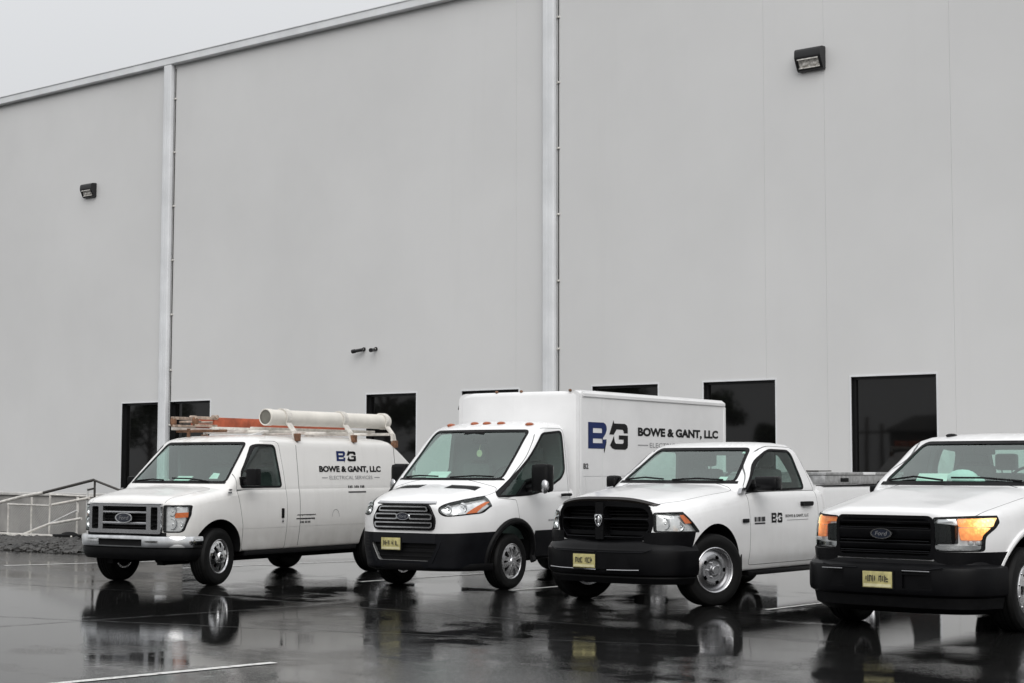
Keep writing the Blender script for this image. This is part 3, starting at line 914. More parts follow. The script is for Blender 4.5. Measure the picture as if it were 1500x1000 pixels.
def chassis(v, y0, y1, x=.62, z0=.27, z1=.46):
    c = MB(); c.box(-x, x, y0, y1, z0 + .06, z1)
    for s in (-1, 1): c.box(s * .45 - .05, s * .45 + .05, y0, y1, z0, z0 + .12)
    c.obj('chassis', ('dark_trim',), v.root)
def axle(v, y, r, x=.72):
    MB().tube([(-x, y, r), (x, y, r)], .06, 10).ball((0, y, r), (.16, .16, .15)).obj('axle', ('dark_trim',), v.root)
def seats(v, y, z, xs, back_h=.62):
    for x in xs:
        b = MB(); b.box(x - .25, x + .25, y - .25, y + .25, z, z + .16, b=.05)
        sb = v_seat = b.obj('seat', ('seat_cloth',), v.root, 50)
        k = MB(); k.box(x - .24, x + .24, y + .20, y + .34, z + .12, z + back_h, b=.06); k.obj('backrest', ('seat_cloth',), sb, 50)
        h = MB(); h.box(x - .13, x + .13, y + .24, y + .34, z + back_h + .03, z + back_h + .22, b=.04); h.tube([(x - .06, y + .29, z + back_h - .02), (x - .06, y + .29, z + back_h + .06)], .008, 6); h.tube([(x + .06, y + .29, z + back_h - .02), (x + .06, y + .29, z + back_h + .06)], .008, 6)
        h.obj('headrest', ('seat_cloth',), sb, 50)
def dash(v, y0, y1, z0, z1, w, wheel_x=.40):
    d = MB(); d.prism('x', rpoly([(y0, z0 - .3), (y1, z0 - .3), (y1 + .02, z1 - .06), (y1 - .08, z1), (y0, z1 - .03)], .04, 4), -w, w)
    d.obj('dashboard', ('interior',), v.root)
    s = MB(); R = .19; n = 28
    pts = [(wheel_x + R * math.cos(2 * PI * k / n), y1 + .16 - R * .45 * math.sin(2 * PI * k / n) * -1, z1 + .0 + R * .88 * math.sin(2 * PI * k / n)) for k in range(n + 1)]
    s.tube(pts, .015, 8, caps=False); s.box(wheel_x - .19, wheel_x + .19, y1 + .15, y1 + .18, z1 - .02, z1 + .03, b=.01); s.tube([(wheel_x, y1 - .05, z1 - .06), (wheel_x, y1 + .16, z1)], .03, 8)
    s.obj('steering_wheel', ('dark_trim',), v.root)
def rear_mirror(v, y, z, x=0.0):
    MB().box(x - .12, x + .12, y, y + .03, z - .035, z + .035, b=.012).tube([(x, y, z), (x, y - .06, z + .07)], .01, 6).obj('rear_mirror', ('dark_trim',), v.root)
def wiper(v, pts, n_off=.018):
    """wiper arm and blade lying on the windscreen; pts are (x, z) seen from the front"""
    out = []
    for x, z in pts:
        h = v.ref.bvh.ray_cast(Vector((x, -3, z)), Vector((0, 1, 0)))
        out.append((h[0] + h[1] * n_off) if h[0] else Vector((x, 0, z)))
    m = MB(); m.tube(out, .011, 6)
    m.obj('wiper', ('dark_trim',), v.root)
def plate(v, x, y, z, w=.305, h=.152, tilt=0.0, marks=0):
    p = MB(); p.box(x - w / 2, x + w / 2, y - .006, y, z - h / 2, z + h / 2, b=.003)
    o = p.obj('licence_plate', ('plate_yellow',), v.root)
    b = MB(); b.box(x - w / 2 + .01, x + w / 2 - .01, y - .0085, y - .0065, z - h / 2 + .008, z - h / 2 + .035); b.obj('plate_band', ('plate_pale',), o)
    g = MB(); rr = random.Random(marks)
    xs = [-.105, -.070, -.035, .030, .066, .100]
    for i, xx in enumerate(xs):                       # worn, unreadable characters
        cx = x + xx
        for k in range(3):
            a = rr.choice([0, 0, 1]); hh = .062; zz = z + .010
            if a: g.box(cx - .013, cx + .013, y - .0090, y - .0068, zz - hh / 2 + k * .024, zz - hh / 2 + k * .024 + .010)
            else:
                dx = rr.choice([-.013, .006]); g.box(cx + dx, cx + dx + .008, y - .0092 - k * .0003, y - .0069 - k * .0003, zz - hh / 2 + k * .008, zz + hh / 2 - k * .006)
    g.obj('plate_characters', ('ink',), o)
    MB().box(x - w / 2 - .01, x + w / 2 + .01, y + .001, y + .03, z - h / 2 - .01, z + h / 2 + .01).obj('plate_bracket', ('dark_trim',), o)
def oval_badge(v, x, y, z, rx, rz, rim='chrome', text=None, face='oval_blue', parent=None):
    n = 36
    ell = lambda k: [(x + rx * k * math.cos(2 * PI * i / n), z + rz * k * math.sin(2 * PI * i / n)) for i in range(n)]
    r = dress(boolean(solid(MB().prism('y', ell(1), y - .018, y)), [(MB().prism('y', ell(.86), y - .03, y - .008), DIFF)]), (rim,))
    o = obj('badge', r, parent or v.root)
    MB().prism('y', ell(.855), y - .014, y - .007).obj('badge_face', (face,), o)
    if text:
        vs, fs = fit_text(text, rx * 1.15, rz * .8, .004, .25)
        MB().add([(x - rx * .57 + a, y - .0155, z - rz * .38 + b) for a, b in vs], fs).obj('badge_lettering', ('dull_chrome',), o)
    return o
def mirror_path(half):
    return [(-a, b, r) for a, b, r in half[::-1]] + [(a, b, r) for a, b, r in half[1:]] if half[0][0] == 0 else [(-a, b, r) for a, b, r in half[::-1]] + list(half)
def plan(half, K=8):
    """half plan path given from the middle outwards -> full rounded path from -x to +x, so outward is towards the viewer"""
    full = mirror_path(half)
    return fillet(full, K)

GROUP = 'white work vehicles parked nose out by the warehouse'

# ================================================================== 1. ladder van
def lower_ctrl(zb, wr, zr, wm, zm, wu, zu, ws, zs, rs, xh, zh, zt):
    return [(0, zb, 0), (wr, zb, .03), (wr + .02, zr, .06), (wm, zm, .10), (wu, zu, .25), (ws, zs, rs), (xh, zh, .12), (0, zt, 0)]
def make_van():
    L = lower_ctrl
    low = loft([
        (-.715, L(.46, .60, .52, .63, .62, .64, .95, .64, 1.06, .03, .50, 1.075, 1.085)),
        (-.695, L(.46, .66, .52, .70, .62, .71, .95, .70, 1.075, .04, .54, 1.105, 1.115)),
        (-.66, L(.46, .73, .52, .785, .62, .79, .95, .775, 1.09, .06, .58, 1.135, 1.15)),
        (-.60, L(.44, .80, .50, .865, .64, .87, .95, .845, 1.105, .08, .60, 1.160, 1.175)),
        (-.50, L(.43, .87, .49, .935, .68, .94, .96, .905, 1.12, .09, .61, 1.18, 1.195)),
        (-.38, L(.42, .91, .48, .975, .70, .98, .98, .945, 1.14, .10, .62, 1.20, 1.215)),
        (-.22, L(.42, .93, .48, .995, .72, 1.0, 1.0, .96, 1.175, .11, .62, 1.235, 1.25)),
        (.00, L(.42, .94, .48, 1.0, .72, 1.005, 1.02, .97, 1.21, .11, .62, 1.27, 1.29)),
        (.30, L(.42, .94, .48, 1.0, .72, 1.005, 1.05, .975, 1.27, .10, .62, 1.325, 1.34)),
        (.60, L(.42, .94, .48, 1.0, .72, 1.005, 1.05, .975, 1.30, .10, .62, 1.33, 1.34)),
        (4.4, L(.42, .94, .48, 1.0, .72, 1.005, 1.05, .975, 1.30, .10, .62, 1.33, 1.34)),
        (4.66, L(.44, .92, .50, .98, .72, .985, 1.05, .95, 1.30, .10, .60, 1.33, 1.34)),
        (4.75, L(.46, .86, .52, .92, .72, .925, 1.05, .90, 1.28, .10, .56, 1.30, 1.31))], 'y', .08)
    def G(yf, w, yr, e=.17, rr=.10): return [(0, yf, 0), (w * .60, yf + .03, .30), (w, yf + e, rr), (w, yr - .02, .14), (w * .5, yr + .03, .2), (0, yr + .03, 0)]
    gr = loft([(1.10, G(.00, .955, 4.66)), (1.25, G(.02, .974, 4.68)), (1.335, G(.10, .965, 4.66)), (1.50, G(.275, .948, 4.54)), (1.71, G(.50, .922, 4.27)), (1.885, G(.69, .898, 4.0)),
               (1.925, G(.745, .870, 3.94)), (1.958, G(.83, .80, 3.86)), (1.985, G(.98, .66, 3.7)), (2.0, G(1.2, .42, 3.4))], 'z', .055)
    v = Vehicle('cargo_van', (-17.654, 14.414, 0), .116, 'white cargo van with a grey conduit tube and orange ladder on its roof rack', 'van', GROUP, 'van_paint', low, gr)
    v.cuts += [(loft([(.62, G(.28, .90, 2.3)), (1.25, G(.28, .91, 2.3)), (1.40, G(.24, .90, 2.3)), (1.84, G(.72, .84, 2.3)), (1.935, G(.95, .74, 2.2))], 'z', .1), DIFF)]
    for y in (0, 3.505):
        for s in (1, -1): v.cuts.append((cyl_x(*sorted((s * .60, s * 1.2)), y - .01, .41, .455), DIFF))
    # windscreen and door glass
    v.window('windscreen', 'y', rpoly([(-.845, 1.352), (.845, 1.352), (.715, 1.872), (-.715, 1.872)], .05), -.4, .93, 'windscreen_glass', .022)
    dw = rpoly([(.42, 1.285), (1.25, 1.285), (1.155, 1.845), (.80, 1.85), (.45, 1.46)], [.03, .05, .06, .06, .06])
    v.window('door_window', 'x', dw, .6, 1.3, 'side_glass', .018, True)
    door = rpoly([(.33, 1.26), (.44, .78), (.46, .43), (1.34, .43), (1.345, 1.28), (1.245, 1.905), (.76, 1.905), (.36, 1.46)], [.03, .05, .06, .04, .3, .08, .08, .05])
    for s in (1, -1): v.doors.append(('door', 'x', door, *sorted((s * .855, s * 1.3)), None))
    hood = rpoly([(-.63, -.9), (.63, -.9), (.76, .02), (.74, .06), (-.74, .06), (-.76, .02)], [.02, .02, .1, .03, .03, .1])
    v.doors.append(('bonnet', 'z', hood, 1.085, 1.5, None))
    # lamps and grille opening
    hp = rpoly([(.665, 1.045), (.925, 1.045), (.928, .93), (.88, .715), (.665, .715)], [.015, .01, .02, .04, .02])
    v.headlight(hp, -1.2, -.40, [(.80, .955), (.922, .965), (.922, .900), (.80, .89)], 'amber', [(.745, .975, .060, -.60), (.75, .81, .065, -.60), (.84, .79, .045, -.54)])
    v.cuts.append((MB().box(-.640, .640, -1.2, -.60, .69, 1.058), DIFF))
    # body side grooves
    for s in (1, -1):
        for z, w in ((1.09, .998), (.722, .994)):
            v.cuts.append((MB().box(*sorted((s * w, s * 1.2)), .36, 4.6, z - .004, z + .004), DIFF))
    v.cuts.append((MB().box(.9, 1.2, 1.62, 1.63, .46, 1.86), DIFF))
    for y in (3.93,): v.cuts.append((MB().box(.8, 1.2, y, y + .012, .6, 1.9), DIFF))
    doors = v.assemble()
    for d, s in zip(doors[:2], (1, -1)):
        MB().box(*sorted((s * .995, s * 1.018)), 1.225, 1.275, .85, .985, b=.012).obj('handle', ('black_plastic',), d)
        k = MB(); k.lathe([(0, .0), (.018, .0), (.018, .012), (0, .014)], 12, axis='x', c=(s * 1.0, 1.25, .81)); k.obj('lock', ('dull_chrome',), d)
    # grille
    fr = MB().prism('y', rpoly([(-.648, .684), (.648, .684), (.648, 1.062), (-.648, 1.062)], .03, 4), -.755, -.64)
    cuts = [(MB().box(-.395, .395, -1, 0, .735, 1.035), DIFF)] + [(MB().prism('y', rpoly([(s * .475, .735), (s * .595, .735), (s * .595, 1.03), (s * .475, 1.03)], .02, 3), -1, 0), DIFF) for s in (1, -1)]
    g = obj('grille', dress(boolean(solid(fr), cuts), ('dull_chrome',)), v.root)
    MB().box(-.63, .63, -.655, -.625, .70, 1.05).obj('grille_back', ('dark_trim',), g)
    for z, h in ((.958, .046), (.815, .052)):
        MB().prism('x', rpoly([(-.665, z - h / 2), (-.742, z - h / 2 + .008), (-.75, z), (-.742, z + h / 2 - .008), (-.665, z + h / 2)], .008, 3), -.394, .394).obj('bar', ('dull_chrome',), g)
    for s in (1, -1):
        for z in (.80, .86, .92, .98): MB().box(s * .535 - .055, s * .535 + .055, -.70, -.66, z - .006, z + .006).obj('slat', ('dark_trim',), g)
    for z in (.76, .865, .90, 1.01): MB().box(-.392, .392, -.70, -.66, z - .006, z + .006).obj('slat', ('dark_trim',), g)
    MB().box(-.64, .64, -.757, -.70, 1.064, 1.078, b=.005).obj('top_strip', ('chrome',), g)
    oval_badge(v, 0, -.752, .885, .155, .066, 'chrome', 'Ford', parent=g)
    # bumper
    half = [(0, -.81, 0), (.68, -.785, .30), (.965, -.60, .24), (1.0, -.34, 0)]
    sec = [(-.09, .500), (-.02, .497), (.004, .512), (.012, .54), (.012, .625), (.002, .652), (-.03, .664), (-.09, .666)]
    bm = MB().sweep(sec, plan(half)); bme = boolean(solid(bm), [(MB().box(-.41, .37, -1.2, -.60, .527, .612), DIFF)])
    bu = obj('bumper', dress(bme, ('chrome',), 30), v.root)
    MB().box(-.42, .38, -.77, -.73, .51, .63).obj('bumper_slot', ('dark_trim',), bu)
    MB().sweep([(-.12, .34), (-.06, .345), (-.03, .38), (-.012, .43), (-.014, .496), (-.12, .496)], plan(half)).obj('valance', ('black_plastic',), bu)
    MB().box(-.70, .70, -.72, -.58, .60, .70).obj('bumper_beam', ('dark_trim',), bu)
    MB().lathe([(0, -.82), (.035, -.82), (.04, -.78), (0, -.78)], 14, axis='y', c=(-.76, 0.06, .43)).obj('fog_lamp', ('lens_clear',), bu)
    # wheels, underside
    for y, st in ((0, .16), (3.505, 0)):
        for s in (1, -1): wheel(v.root, 'cap', s * .855, y, .375, .235, .215, st)
        axle(v, y, .375)
    chassis(v, -.55, 4.5)
    MB().box(.70, .94, .55, 3.0, .36, .43, b=.02).box(-.94, -.70, .55, 3.0, .36, .43, b=.02).obj('step_rail', ('dark_trim',), v.root)
    # inside
    seats(v, 1.35, .95, (.42, -.42)); dash(v, .42, .84, 1.2, 1.335, .84)
    rear_mirror(v, .82, 1.78, -.02)
    MB().box(-.86, .86, 2.24, 2.28, .6, 1.86).obj('partition', ('interior',), v.root)
    wiper(v, [(-.78, 1.345), (-.40, 1.37), (-.16, 1.36)]); wiper(v, [(.62, 1.345), (.30, 1.38), (-.02, 1.385)])
    v.skin('cowl', prism('y', [(-.86, 1.325), (.86, 1.325), (.86, 1.352), (-.86, 1.352)], -.4, .6), ('dark_trim',), .004)
    v.skin('sticker', prism('y', [(.57, 1.40), (.70, 1.40), (.68, 1.47), (.58, 1.48)], -.4, .9), ('paper_white',), -.010)
    # wing badge
    mb = MB()
    for s in (1, -1):
        m = MB(); m.box(*sorted((s * 1.0, s * 1.012)), .13, .20, 1.20, 1.225); m.box(*sorted((s * 1.0, s * 1.012)), .15, .20, 1.235, 1.26)
        m.obj('wing_badge', ('dull_chrome',), v.root)
    # door mirrors
    for s in (1, -1):
        m = MB(); m.prism('x', rpoly([(.40, 1.30), (.52, 1.30), (.52, 1.42), (.40, 1.42)], .02), *sorted((s * .945, s * .985)))
        m.tube([(s * .97, .46, 1.35), (s * 1.10, .43, 1.36)], .035, 8)
        mo = m.obj('mirror', ('black_plastic',), v.root, 45)
        w = 1.26 if s > 0 else 1.12
        MB().box(*sorted((s * (w - .18), s * w)), .38, .50, 1.30, 1.53 if s > 0 else 1.42, b=.03).obj('mirror_shell', ('black_plastic',), mo, 50)
        MB().box(*sorted((s * (w - .16), s * (w - .02))), .499, .503, 1.33, 1.50 if s > 0 else 1.40).obj('mirror_glass', ('chrome',), mo)
    # lettering
    def mark(name, tl, y, z, size, mat): side_mark(tl, v.ref, y, z, size).obj(name, (mat,), v.root)
    wd = lambda tl: [([(u * 1.95, w) for u, w in vs], fs) for vs, fs in tl]
    mark('logo_initial', wd([LOGO_B]), 2.52, 1.640, .145, 'ink_blue'); mark('logo_initial', wd(LOGO_G), 2.52, 1.640, .145, 'ink_black')
    # the drawn logo is narrow; the firm name below it
    mark('firm_name', [fit_text('BOWE & GANT, LLC', 1.46, .105, .05)], 2.10, 1.465, 1, 'ink_black')
    mark('service_line', [fit_text('ELECTRICAL SERVICES', 1.02, .052, 0)], 2.32, 1.375, 1, 'ink_grey')
    mark('service_rule', [([(0, 0), (.13, 0), (.13, .010), (0, .010)], [(0, 1, 2, 3)]), ([(1.24, 0), (1.37, 0), (1.37, .010), (1.24, .010)], [(0, 1, 2, 3)])], 2.15, 1.395, 1, 'ink_grey')
    dig = []
    for i, u in enumerate((0, .04, .075, .15, .19, .225, .29, .33, .36)):
        dig.append(([(u, 0), (u + .025, 0), (u + .025, .035 - .006 * (i % 2)), (u, .036)], [(0, 1, 2, 3)]))
    dig.append(([(-.01, -.07), (.41, -.07), (.41, -.05), (-.01, -.05)], [(0, 1, 2, 3)]))
    mark('phone_number', dig, 2.74, 1.25, 1, 'ink')
    bl = []
    rr = random.Random(5)
    for k in range(12):
        u = k * .034; bl.append(([(u, .085 + rr.uniform(-.006, .006)), (u + .03, .088), (u + .03, .102), (u, .100)], [(0, 1, 2, 3)])); bl.append(([(u - .02, .035), (u + .012, .03 + rr.uniform(-.006, .006)), (u + .012, .052), (u - .02, .050)], [(0, 1, 2, 3)]))
    for u in (.07, .10, .125, .17, .20, .24, .265): bl.append(([(u, -.02), (u + .02, -.02), (u + .02, .008), (u, .006)], [(0, 1, 2, 3)]))
    mark('union_mark', bl, 1.56, .79, 1, 'ink')
    fl = MB()
    for k in range(14):
        a = PI * k / 13; fl.v += [(1.006, 2.42 + .085 * math.cos(a) * r_, .84 + .11 * math.sin(a) * r_ + 0) for r_ in (1, .93)]
    fl.f = [(2 * i, 2 * i + 1, 2 * i + 3, 2 * i + 2) for i in range(13)]; fl.m = [0] * 13
    fl.obj('fuel_flap', ('ink_grey',), v.root)
    # tail lamps
    for s in (1, -1): MB().box(*sorted((s * .90, s * .965)), 4.66, 4.78, .85, 1.2, b=.02).obj('tail_lamp', ('red_lens',), v.root)
    # roof rack with conduit tube
    rk = MB()
    rack = obj('roof_rack', None, v.root)
    for y in (1.68, 2.98, 4.0):
        z0 = 1.925 if y < 3.9 else 1.86
        a = MB(); a.tube([(-.84, y, 2.055), (.84, y, 2.055)], .022, 8); a.obj('cross_bar', ('rack_white',), rack)
        for s in (1, -1):
            a = MB(); a.box(s * .875 - .04, s * .875 + .05, y - .035, y + .035, z0 - .01, z0 + .10, b=.01); a.obj('foot', ('rust',), rack)
            a = MB(); a.box(s * .85 - .02, s * .85 + .02, y - .03, y + .03, z0 + .09, 2.06); a.obj('upright', ('rack_white',), rack)
    for x in (.40, -.05, -.82):
        MB().box(x - .018, x + .018, .95 if x < 0 else 1.25, 4.12, 2.075, 2.115, b=.006).obj('side_rail', ('rack_white',), rack)
    for s in (-.62,):
        MB().tube([(s, 1.08, 1.93), (s, 1.08, 2.10)], .025, 8).obj('front_post', ('rust',), rack); MB().tube([(-.85, 1.08, 2.06), (.1, 1.08, 2.06)], .02, 8).obj('cross_bar', ('rust',), rack)
    tx, tz, tr = .62, 2.25, .112
    t = MB(); n = 28
    t.lathe([(tr - .012, 1.30), (tr, 1.295), (tr, 4.12), (tr - .02, 4.13), (0, 4.13)], 32, axis='y', c=(tx, 0, tz))
    for yy in (1.30, 4.0): t.lathe([(tr, yy), (tr + .008, yy + .004), (tr + .008, yy + .10), (tr, yy + .104)], 32, axis='y', c=(tx, 0, tz))
    tube = t.obj('conduit_tube', ('tube_white',), rack)
    MB().lathe([(0, 1.312), (tr - .010, 1.312)], 32, axis='y', c=(tx, 0, tz)).obj('tube_cap', ('tube_cap',), rack)
    for y in (1.68, 2.98, 4.02):
        b = MB(); pts = []
        for k in range(13):
            a = math.radians(-35 + 150 * k / 12); pts.append((tx + (tr + .012) * math.cos(a), y, tz + (tr + .012) * math.sin(a)))
        pts = [(.86, y, 1.93), (.83, y, 2.05), (tx + tr + .02, y, 2.14)] + pts
        for i in range(len(pts) - 1):
            p0, p1 = Vector(pts[i]), Vector(pts[i + 1]); d = (p1 - p0).normalized(); nn = Vector((d.z, 0, -d.x)) * .008
            b.add([(p.x + e * nn.x, p.y + w, p.z + e * nn.z) for p in (p0, p1) for e in (-1, 1) for w in (-.055, .055)],
                  [(0, 1, 3, 2), (4, 6, 7, 5), (0, 4, 5, 1), (2, 3, 7, 6), (0, 2, 6, 4), (1, 5, 7, 3)])
        b.obj('tube_strap', ('rack_white',), rack)
    MB().tube([(tx + .02, 4.13, tz + .05), (tx + .02, 4.19, tz + .03), (tx + .02, 4.19, tz - .08)], .012, 6).obj('hasp', ('dull_chrome',), rack)
    MB().tube([(-.6, 1.1, 2.08), (-.3, 1.3, 2.02), (0, 1.6, 2.0), (.3, 1.65, 2.06)], .008, 6).obj('cable', ('galvanised',), rack)
    # extension ladder lying on the rack: a thing of its own
    M = Matrix.Translation((-17.654, 14.414, 0)) @ Matrix.Rotation(.116, 4, 'Z')
    lad = empty('extension_ladder', M @ Vector((-.45, .78, 2.12)), .116, 'orange fibreglass extension ladder lying on the van roof rack', 'ladder')
    for x in (-.21, .21):
        MB().box(x - .018, x + .018, .40, 3.4, .002, .135, b=.006).obj('side_rail', ('fibreglass_orange',), lad)
        MB().box(x - .026, x + .026, .0, .46, -.004, .03, b=.006).box(x - .026, x + .026, .0, .46, .10, .142, b=.006).obj('end_shoe', ('ladder_end',), lad)
        MB().ball((x, .03, .07), (.035, .06, .075), seg=10, rings=6).obj('foot', ('rust',), lad)
        MB().lathe([(0, x - .05), (.03, x - .05), (.03, x + .05), (0, x + .05)], 10, axis='x', c=(0, .43, .14)).obj('pulley', ('ladder_end',), lad)
    for k in range(11): MB().tube([(-.20, .15 + k * .3, .068), (.20, .15 + k * .3, .068)], .017, 8).obj('rung', ('ladder_end',), lad)
    # paper on the dashboard
    p = MB().box(-.12, .12, -.09, .09, 0, .012, b=.003).obj('paper', ('paper_white',), None, label='pale paper lying on the dashboard of the ladder van', cat='paper')
    p.location = M @ Vector((-.22, .56, 1.375)); p.rotation_euler = (.45, 0, .3)
make_van()

# ================================================================== 2. box truck
def make_box_truck():
    L = lower_ctrl
    low = loft([
        (-.985, L(.30, .38, .40, .48, .55, .50, .80, .49, 1.02, .05, .40, 1.06, 1.08)),
        (-.96, L(.29, .50, .38, .57, .55, .58, .80, .56, 1.02, .06, .48, 1.08, 1.11)),
        (-.90, L(.28, .62, .37, .69, .56, .70, .82, .67, 1.035, .08, .52, 1.115, 1.145)),
        (-.78, L(.28, .74, .37, .80, .60, .81, .85, .775, 1.06, .10, .56, 1.165, 1.195)),
        (-.55, L(.28, .86, .38, .915, .66, .925, .90, .875, 1.12, .12, .60, 1.235, 1.265)),
        (-.38, L(.32, .91, .41, .975, .70, .98, .94, .925, 1.16, .12, .61, 1.275, 1.305)),
        (-.20, L(.34, .94, .42, 1.005, .72, 1.005, .96, .95, 1.19, .12, .62, 1.315, 1.345)),
        (.00, L(.38, .95, .44, 1.025, .74, 1.025, 1.0, .97, 1.215, .11, .64, 1.36, 1.39)),
        (.25, L(.38, .95, .44, 1.03, .74, 1.03, 1.02, .985, 1.235, .10, .66, 1.37, 1.395)),
        (1.40, L(.38, .95, .44, 1.03, .74, 1.03, 1.05, .995, 1.26, .10, .66, 1.37, 1.39)),
        (1.47, L(.38, .95, .44, 1.02, .74, 1.02, 1.05, .985, 1.26, .10, .66, 1.37, 1.39))], 'y', .07)
    def G(yf, w, yr, e=.24, rr=.12): return [(0, yf, 0), (w * .55, yf + .05, .35), (w, yf + e, rr), (w, yr - .02, .06), (w * .5, yr, .2), (0, yr, 0)]
    gr = loft([(1.12, G(-.50, .96, 1.44)), (1.25, G(-.34, .985, 1.45)), (1.40, G(-.16, .972, 1.45)), (1.70, G(.18, .945, 1.45)), (2.02, G(.53, .905, 1.44)), (2.08, G(.62, .885, 1.44)),
               (2.125, G(.74, .835, 1.43)), (2.16, G(.92, .70, 1.41)), (2.18, G(1.05, .45, 1.38))], 'z', .06)
    v = Vehicle('box_truck', (-14.284, 16.402, 0), .087, 'white box truck with sloping nose, black lower bumper and tall rear box', 'truck', GROUP, 'truck_paint', low, gr)
    v.cuts += [(loft([(.62, G(.0, .90, 1.38)), (1.2, G(.0, .92, 1.38)), (1.42, G(.02, .91, 1.38)), (2.0, G(.62, .85, 1.38)), (2.09, G(.78, .75, 1.36))], 'z', .1), DIFF)]
    for s in (1, -1): v.cuts.append((cyl_x(*sorted((s * .60, s * 1.2)), 0, .40, .45), DIFF))
    v.window('windscreen', 'y', rpoly([(-.80, 1.405), (.80, 1.405), (.755, 2.035), (-.755, 2.035)], .06), -.6, .80, 'windscreen_glass', .022)
    dw = rpoly([(-.22, 1.185), (.42, 1.205), (.72, 1.245), (.96, 1.33), (1.20, 1.42), (1.285, 1.52), (1.29, 2.035), (.83, 2.0), (.50, 1.70)], [.01, .1, .1, .1, .06, .05, .05, .06, .15])
    v.window('door_window', 'x', dw, .6, 1.3, 'side_glass', .018, True)
    door = rpoly([(.12, .74), (.42, .64), (.46, .40), (1.33, .40), (1.345, 1.3), (1.34, 2.075), (.80, 2.075), (.44, 1.70), (-.24, 1.165), (.07, 1.14)], [.25, .1, .05, .05, .3, .06, .1, .1, .01, .02])
    for s in (1, -1): v.doors.append(('door', 'x', door, *sorted((s * .85, s * 1.3)), None))
    hood = rpoly([(-.43, -1.2), (.43, -1.2), (.62, -.82), (.84, -.36), (.83, -.12), (.62, -.14), (-.62, -.14), (-.83, -.12), (-.84, -.36), (-.62, -.82)], [.1, .1, .1, .1, .05, .1, .1, .05, .1, .1])
    v.doors.append(('bonnet', 'z', hood, 1.088, 1.6, None))
    hp = rpoly([(.535, .99), (.60, .945), (.74, .955), (.90, .985), (1.0, 1.24), (.93, 1.235), (.80, 1.165), (.60, 1.10), (.525, 1.05)], [.04, .06, .06, .02, .02, .02, .1, .06, .04])
    # seen from ahead the lamp sweeps back round the corner of the wing
    v.headlight(hp, -1.4, -.40, [(.80, .972), (.872, .985), (.915, 1.125), (.885, 1.125)], 'amber', [(.615, 1.02, .050, -.80), (.725, 1.045, .060, -.74)], .012)
    v.cuts.append((MB().prism('y', rpoly([(-.475, .76), (.475, .76), (.50, .90), (.40, 1.082), (-.40, 1.082), (-.50, .90)], .05, 4), -1.4, -.90), DIFF))
    v.cuts.append((MB().prism('y', rpoly([(-.52, .60), (.52, .60), (.40, .38), (-.40, .38)], .03, 3), -1.4, -.93), DIFF))
    for s in (1, -1): v.cuts.append((MB().prism('z', [(.20, -.43), (.66, -.38), (.64, -.21), (.20, -.24)] if s > 0 else [(-.66, -.38), (-.20, -.43), (-.20, -.24), (-.64, -.21)], 1.2, 1.6), DIFF))
    # the unpainted lower body: bumper, wheel flares and sills are skins of their own
    lowp = [(-1.3, .10), (-1.3, .725), (-.55, .745), (0.0, .75), (1.6, .745), (1.6, .10)]
    doors = v.assemble()
    arch = cyl_x(-1.3, 1.3, 0, .40, .448)
    pocket = MB().prism('y', rpoly([(-.52, .60), (.52, .60), (.40, .38), (-.40, .38)], .03, 3), -1.4, -.93)
    bumper = v.skin('bumper', prism('x', [(-1.3, .10), (-1.3, .712), (-.75, .735), (-.20, .752), (-.20, .10)], -1.3, 1.3), ('grey_cladding',), .012, None, [arch, pocket])
    MB().box(-.55, .55, -.935, -.925, .36, .62).obj('bumper_intake', ('dark_trim',), bumper)
    for z in (.43, .49, .55): MB().box(-.46, .46, -.95, -.935, z - .008, z + .008).obj('intake_slat', ('black_plastic',), bumper)
    half = [(0, -.985, 0), (.46, -.975, .25), (.76, -.78, .3), (.97, -.42, 0)]
    MB().sweep([(-.08, .25), (.0, .26), (.022, .30), (.016, .345), (-.08, .35)], plan(half)).obj('bumper_lip', ('black_plastic',), bumper)
    for s in (1, -1):
        MB().tube([(s * .58, -.955, .70), (s * .54, -.975, .56), (s * .44, -.985, .36)], .014, 6).obj('bumper_crease', ('grey_cladding',), bumper)
        pts = []
        for k in range(23):
            a = math.radians(-8 + 196 * k / 22); y, z = .47 * math.cos(a), .40 + .47 * math.sin(a)
            h = v.ref.bvh.ray_cast(Vector((s * 3, y, z)), Vector((-s, 0, 0))); x = h[0].x if h[0] and abs(h[0].x) > .8 else s * 1.0
            pts.append((x + s * .006, y, z))
        MB().tube(pts, .042, 8).obj('wheel_flare', ('black_plastic',), v.root)
    for s in (1, -1):
        pl = [(.20, -.43), (.66, -.38), (.64, -.21), (.20, -.24)]
        v.skin('bonnet_vent', prism('z', pl if s > 0 else mirx(pl)[::-1], 1.2, 1.6), ('dark_trim',), -.012)
    for d, s in zip(doors[:2], (1, -1)):
        v.skin('sill_cladding', prism('x', [(.40, .36), (1.46, .36), (1.46, .735), (.46, .735)], *sorted((s * .8, s * 1.3))), ('grey_cladding',), .010)
        MB().tube([(s * 1.03, 1.10, 1.185), (s * 1.065, 1.13, 1.19), (s * 1.065, 1.29, 1.19), (s * 1.03, 1.32, 1.185)], .020, 8).obj('handle', ('black_plastic',), d)
        mk = MB()
        if s > 0:
            sets = [([(u, 0), (u + .035, 0), (u + .035, .022), (u, .022)], [(0, 1, 2, 3)]) for u in (0, .045, .09, .165, .21, .255, .30)]
            side_mark(sets, v.ref, .78, .85, 1).obj('door_badge', ('ink_grey',), d)
    # grille
    op = rpoly([(-.47, .765), (.47, .765), (.495, .90), (.395, 1.077), (-.395, 1.077), (-.495, .90)], .05, 4)
    g = obj('grille', dress(boolean(solid(MB().prism('y', op, -1.01, -.93)), [(MB().prism('y', grow(op, -.018), -2, -.955), DIFF)]), ('black_gloss',)), v.root)
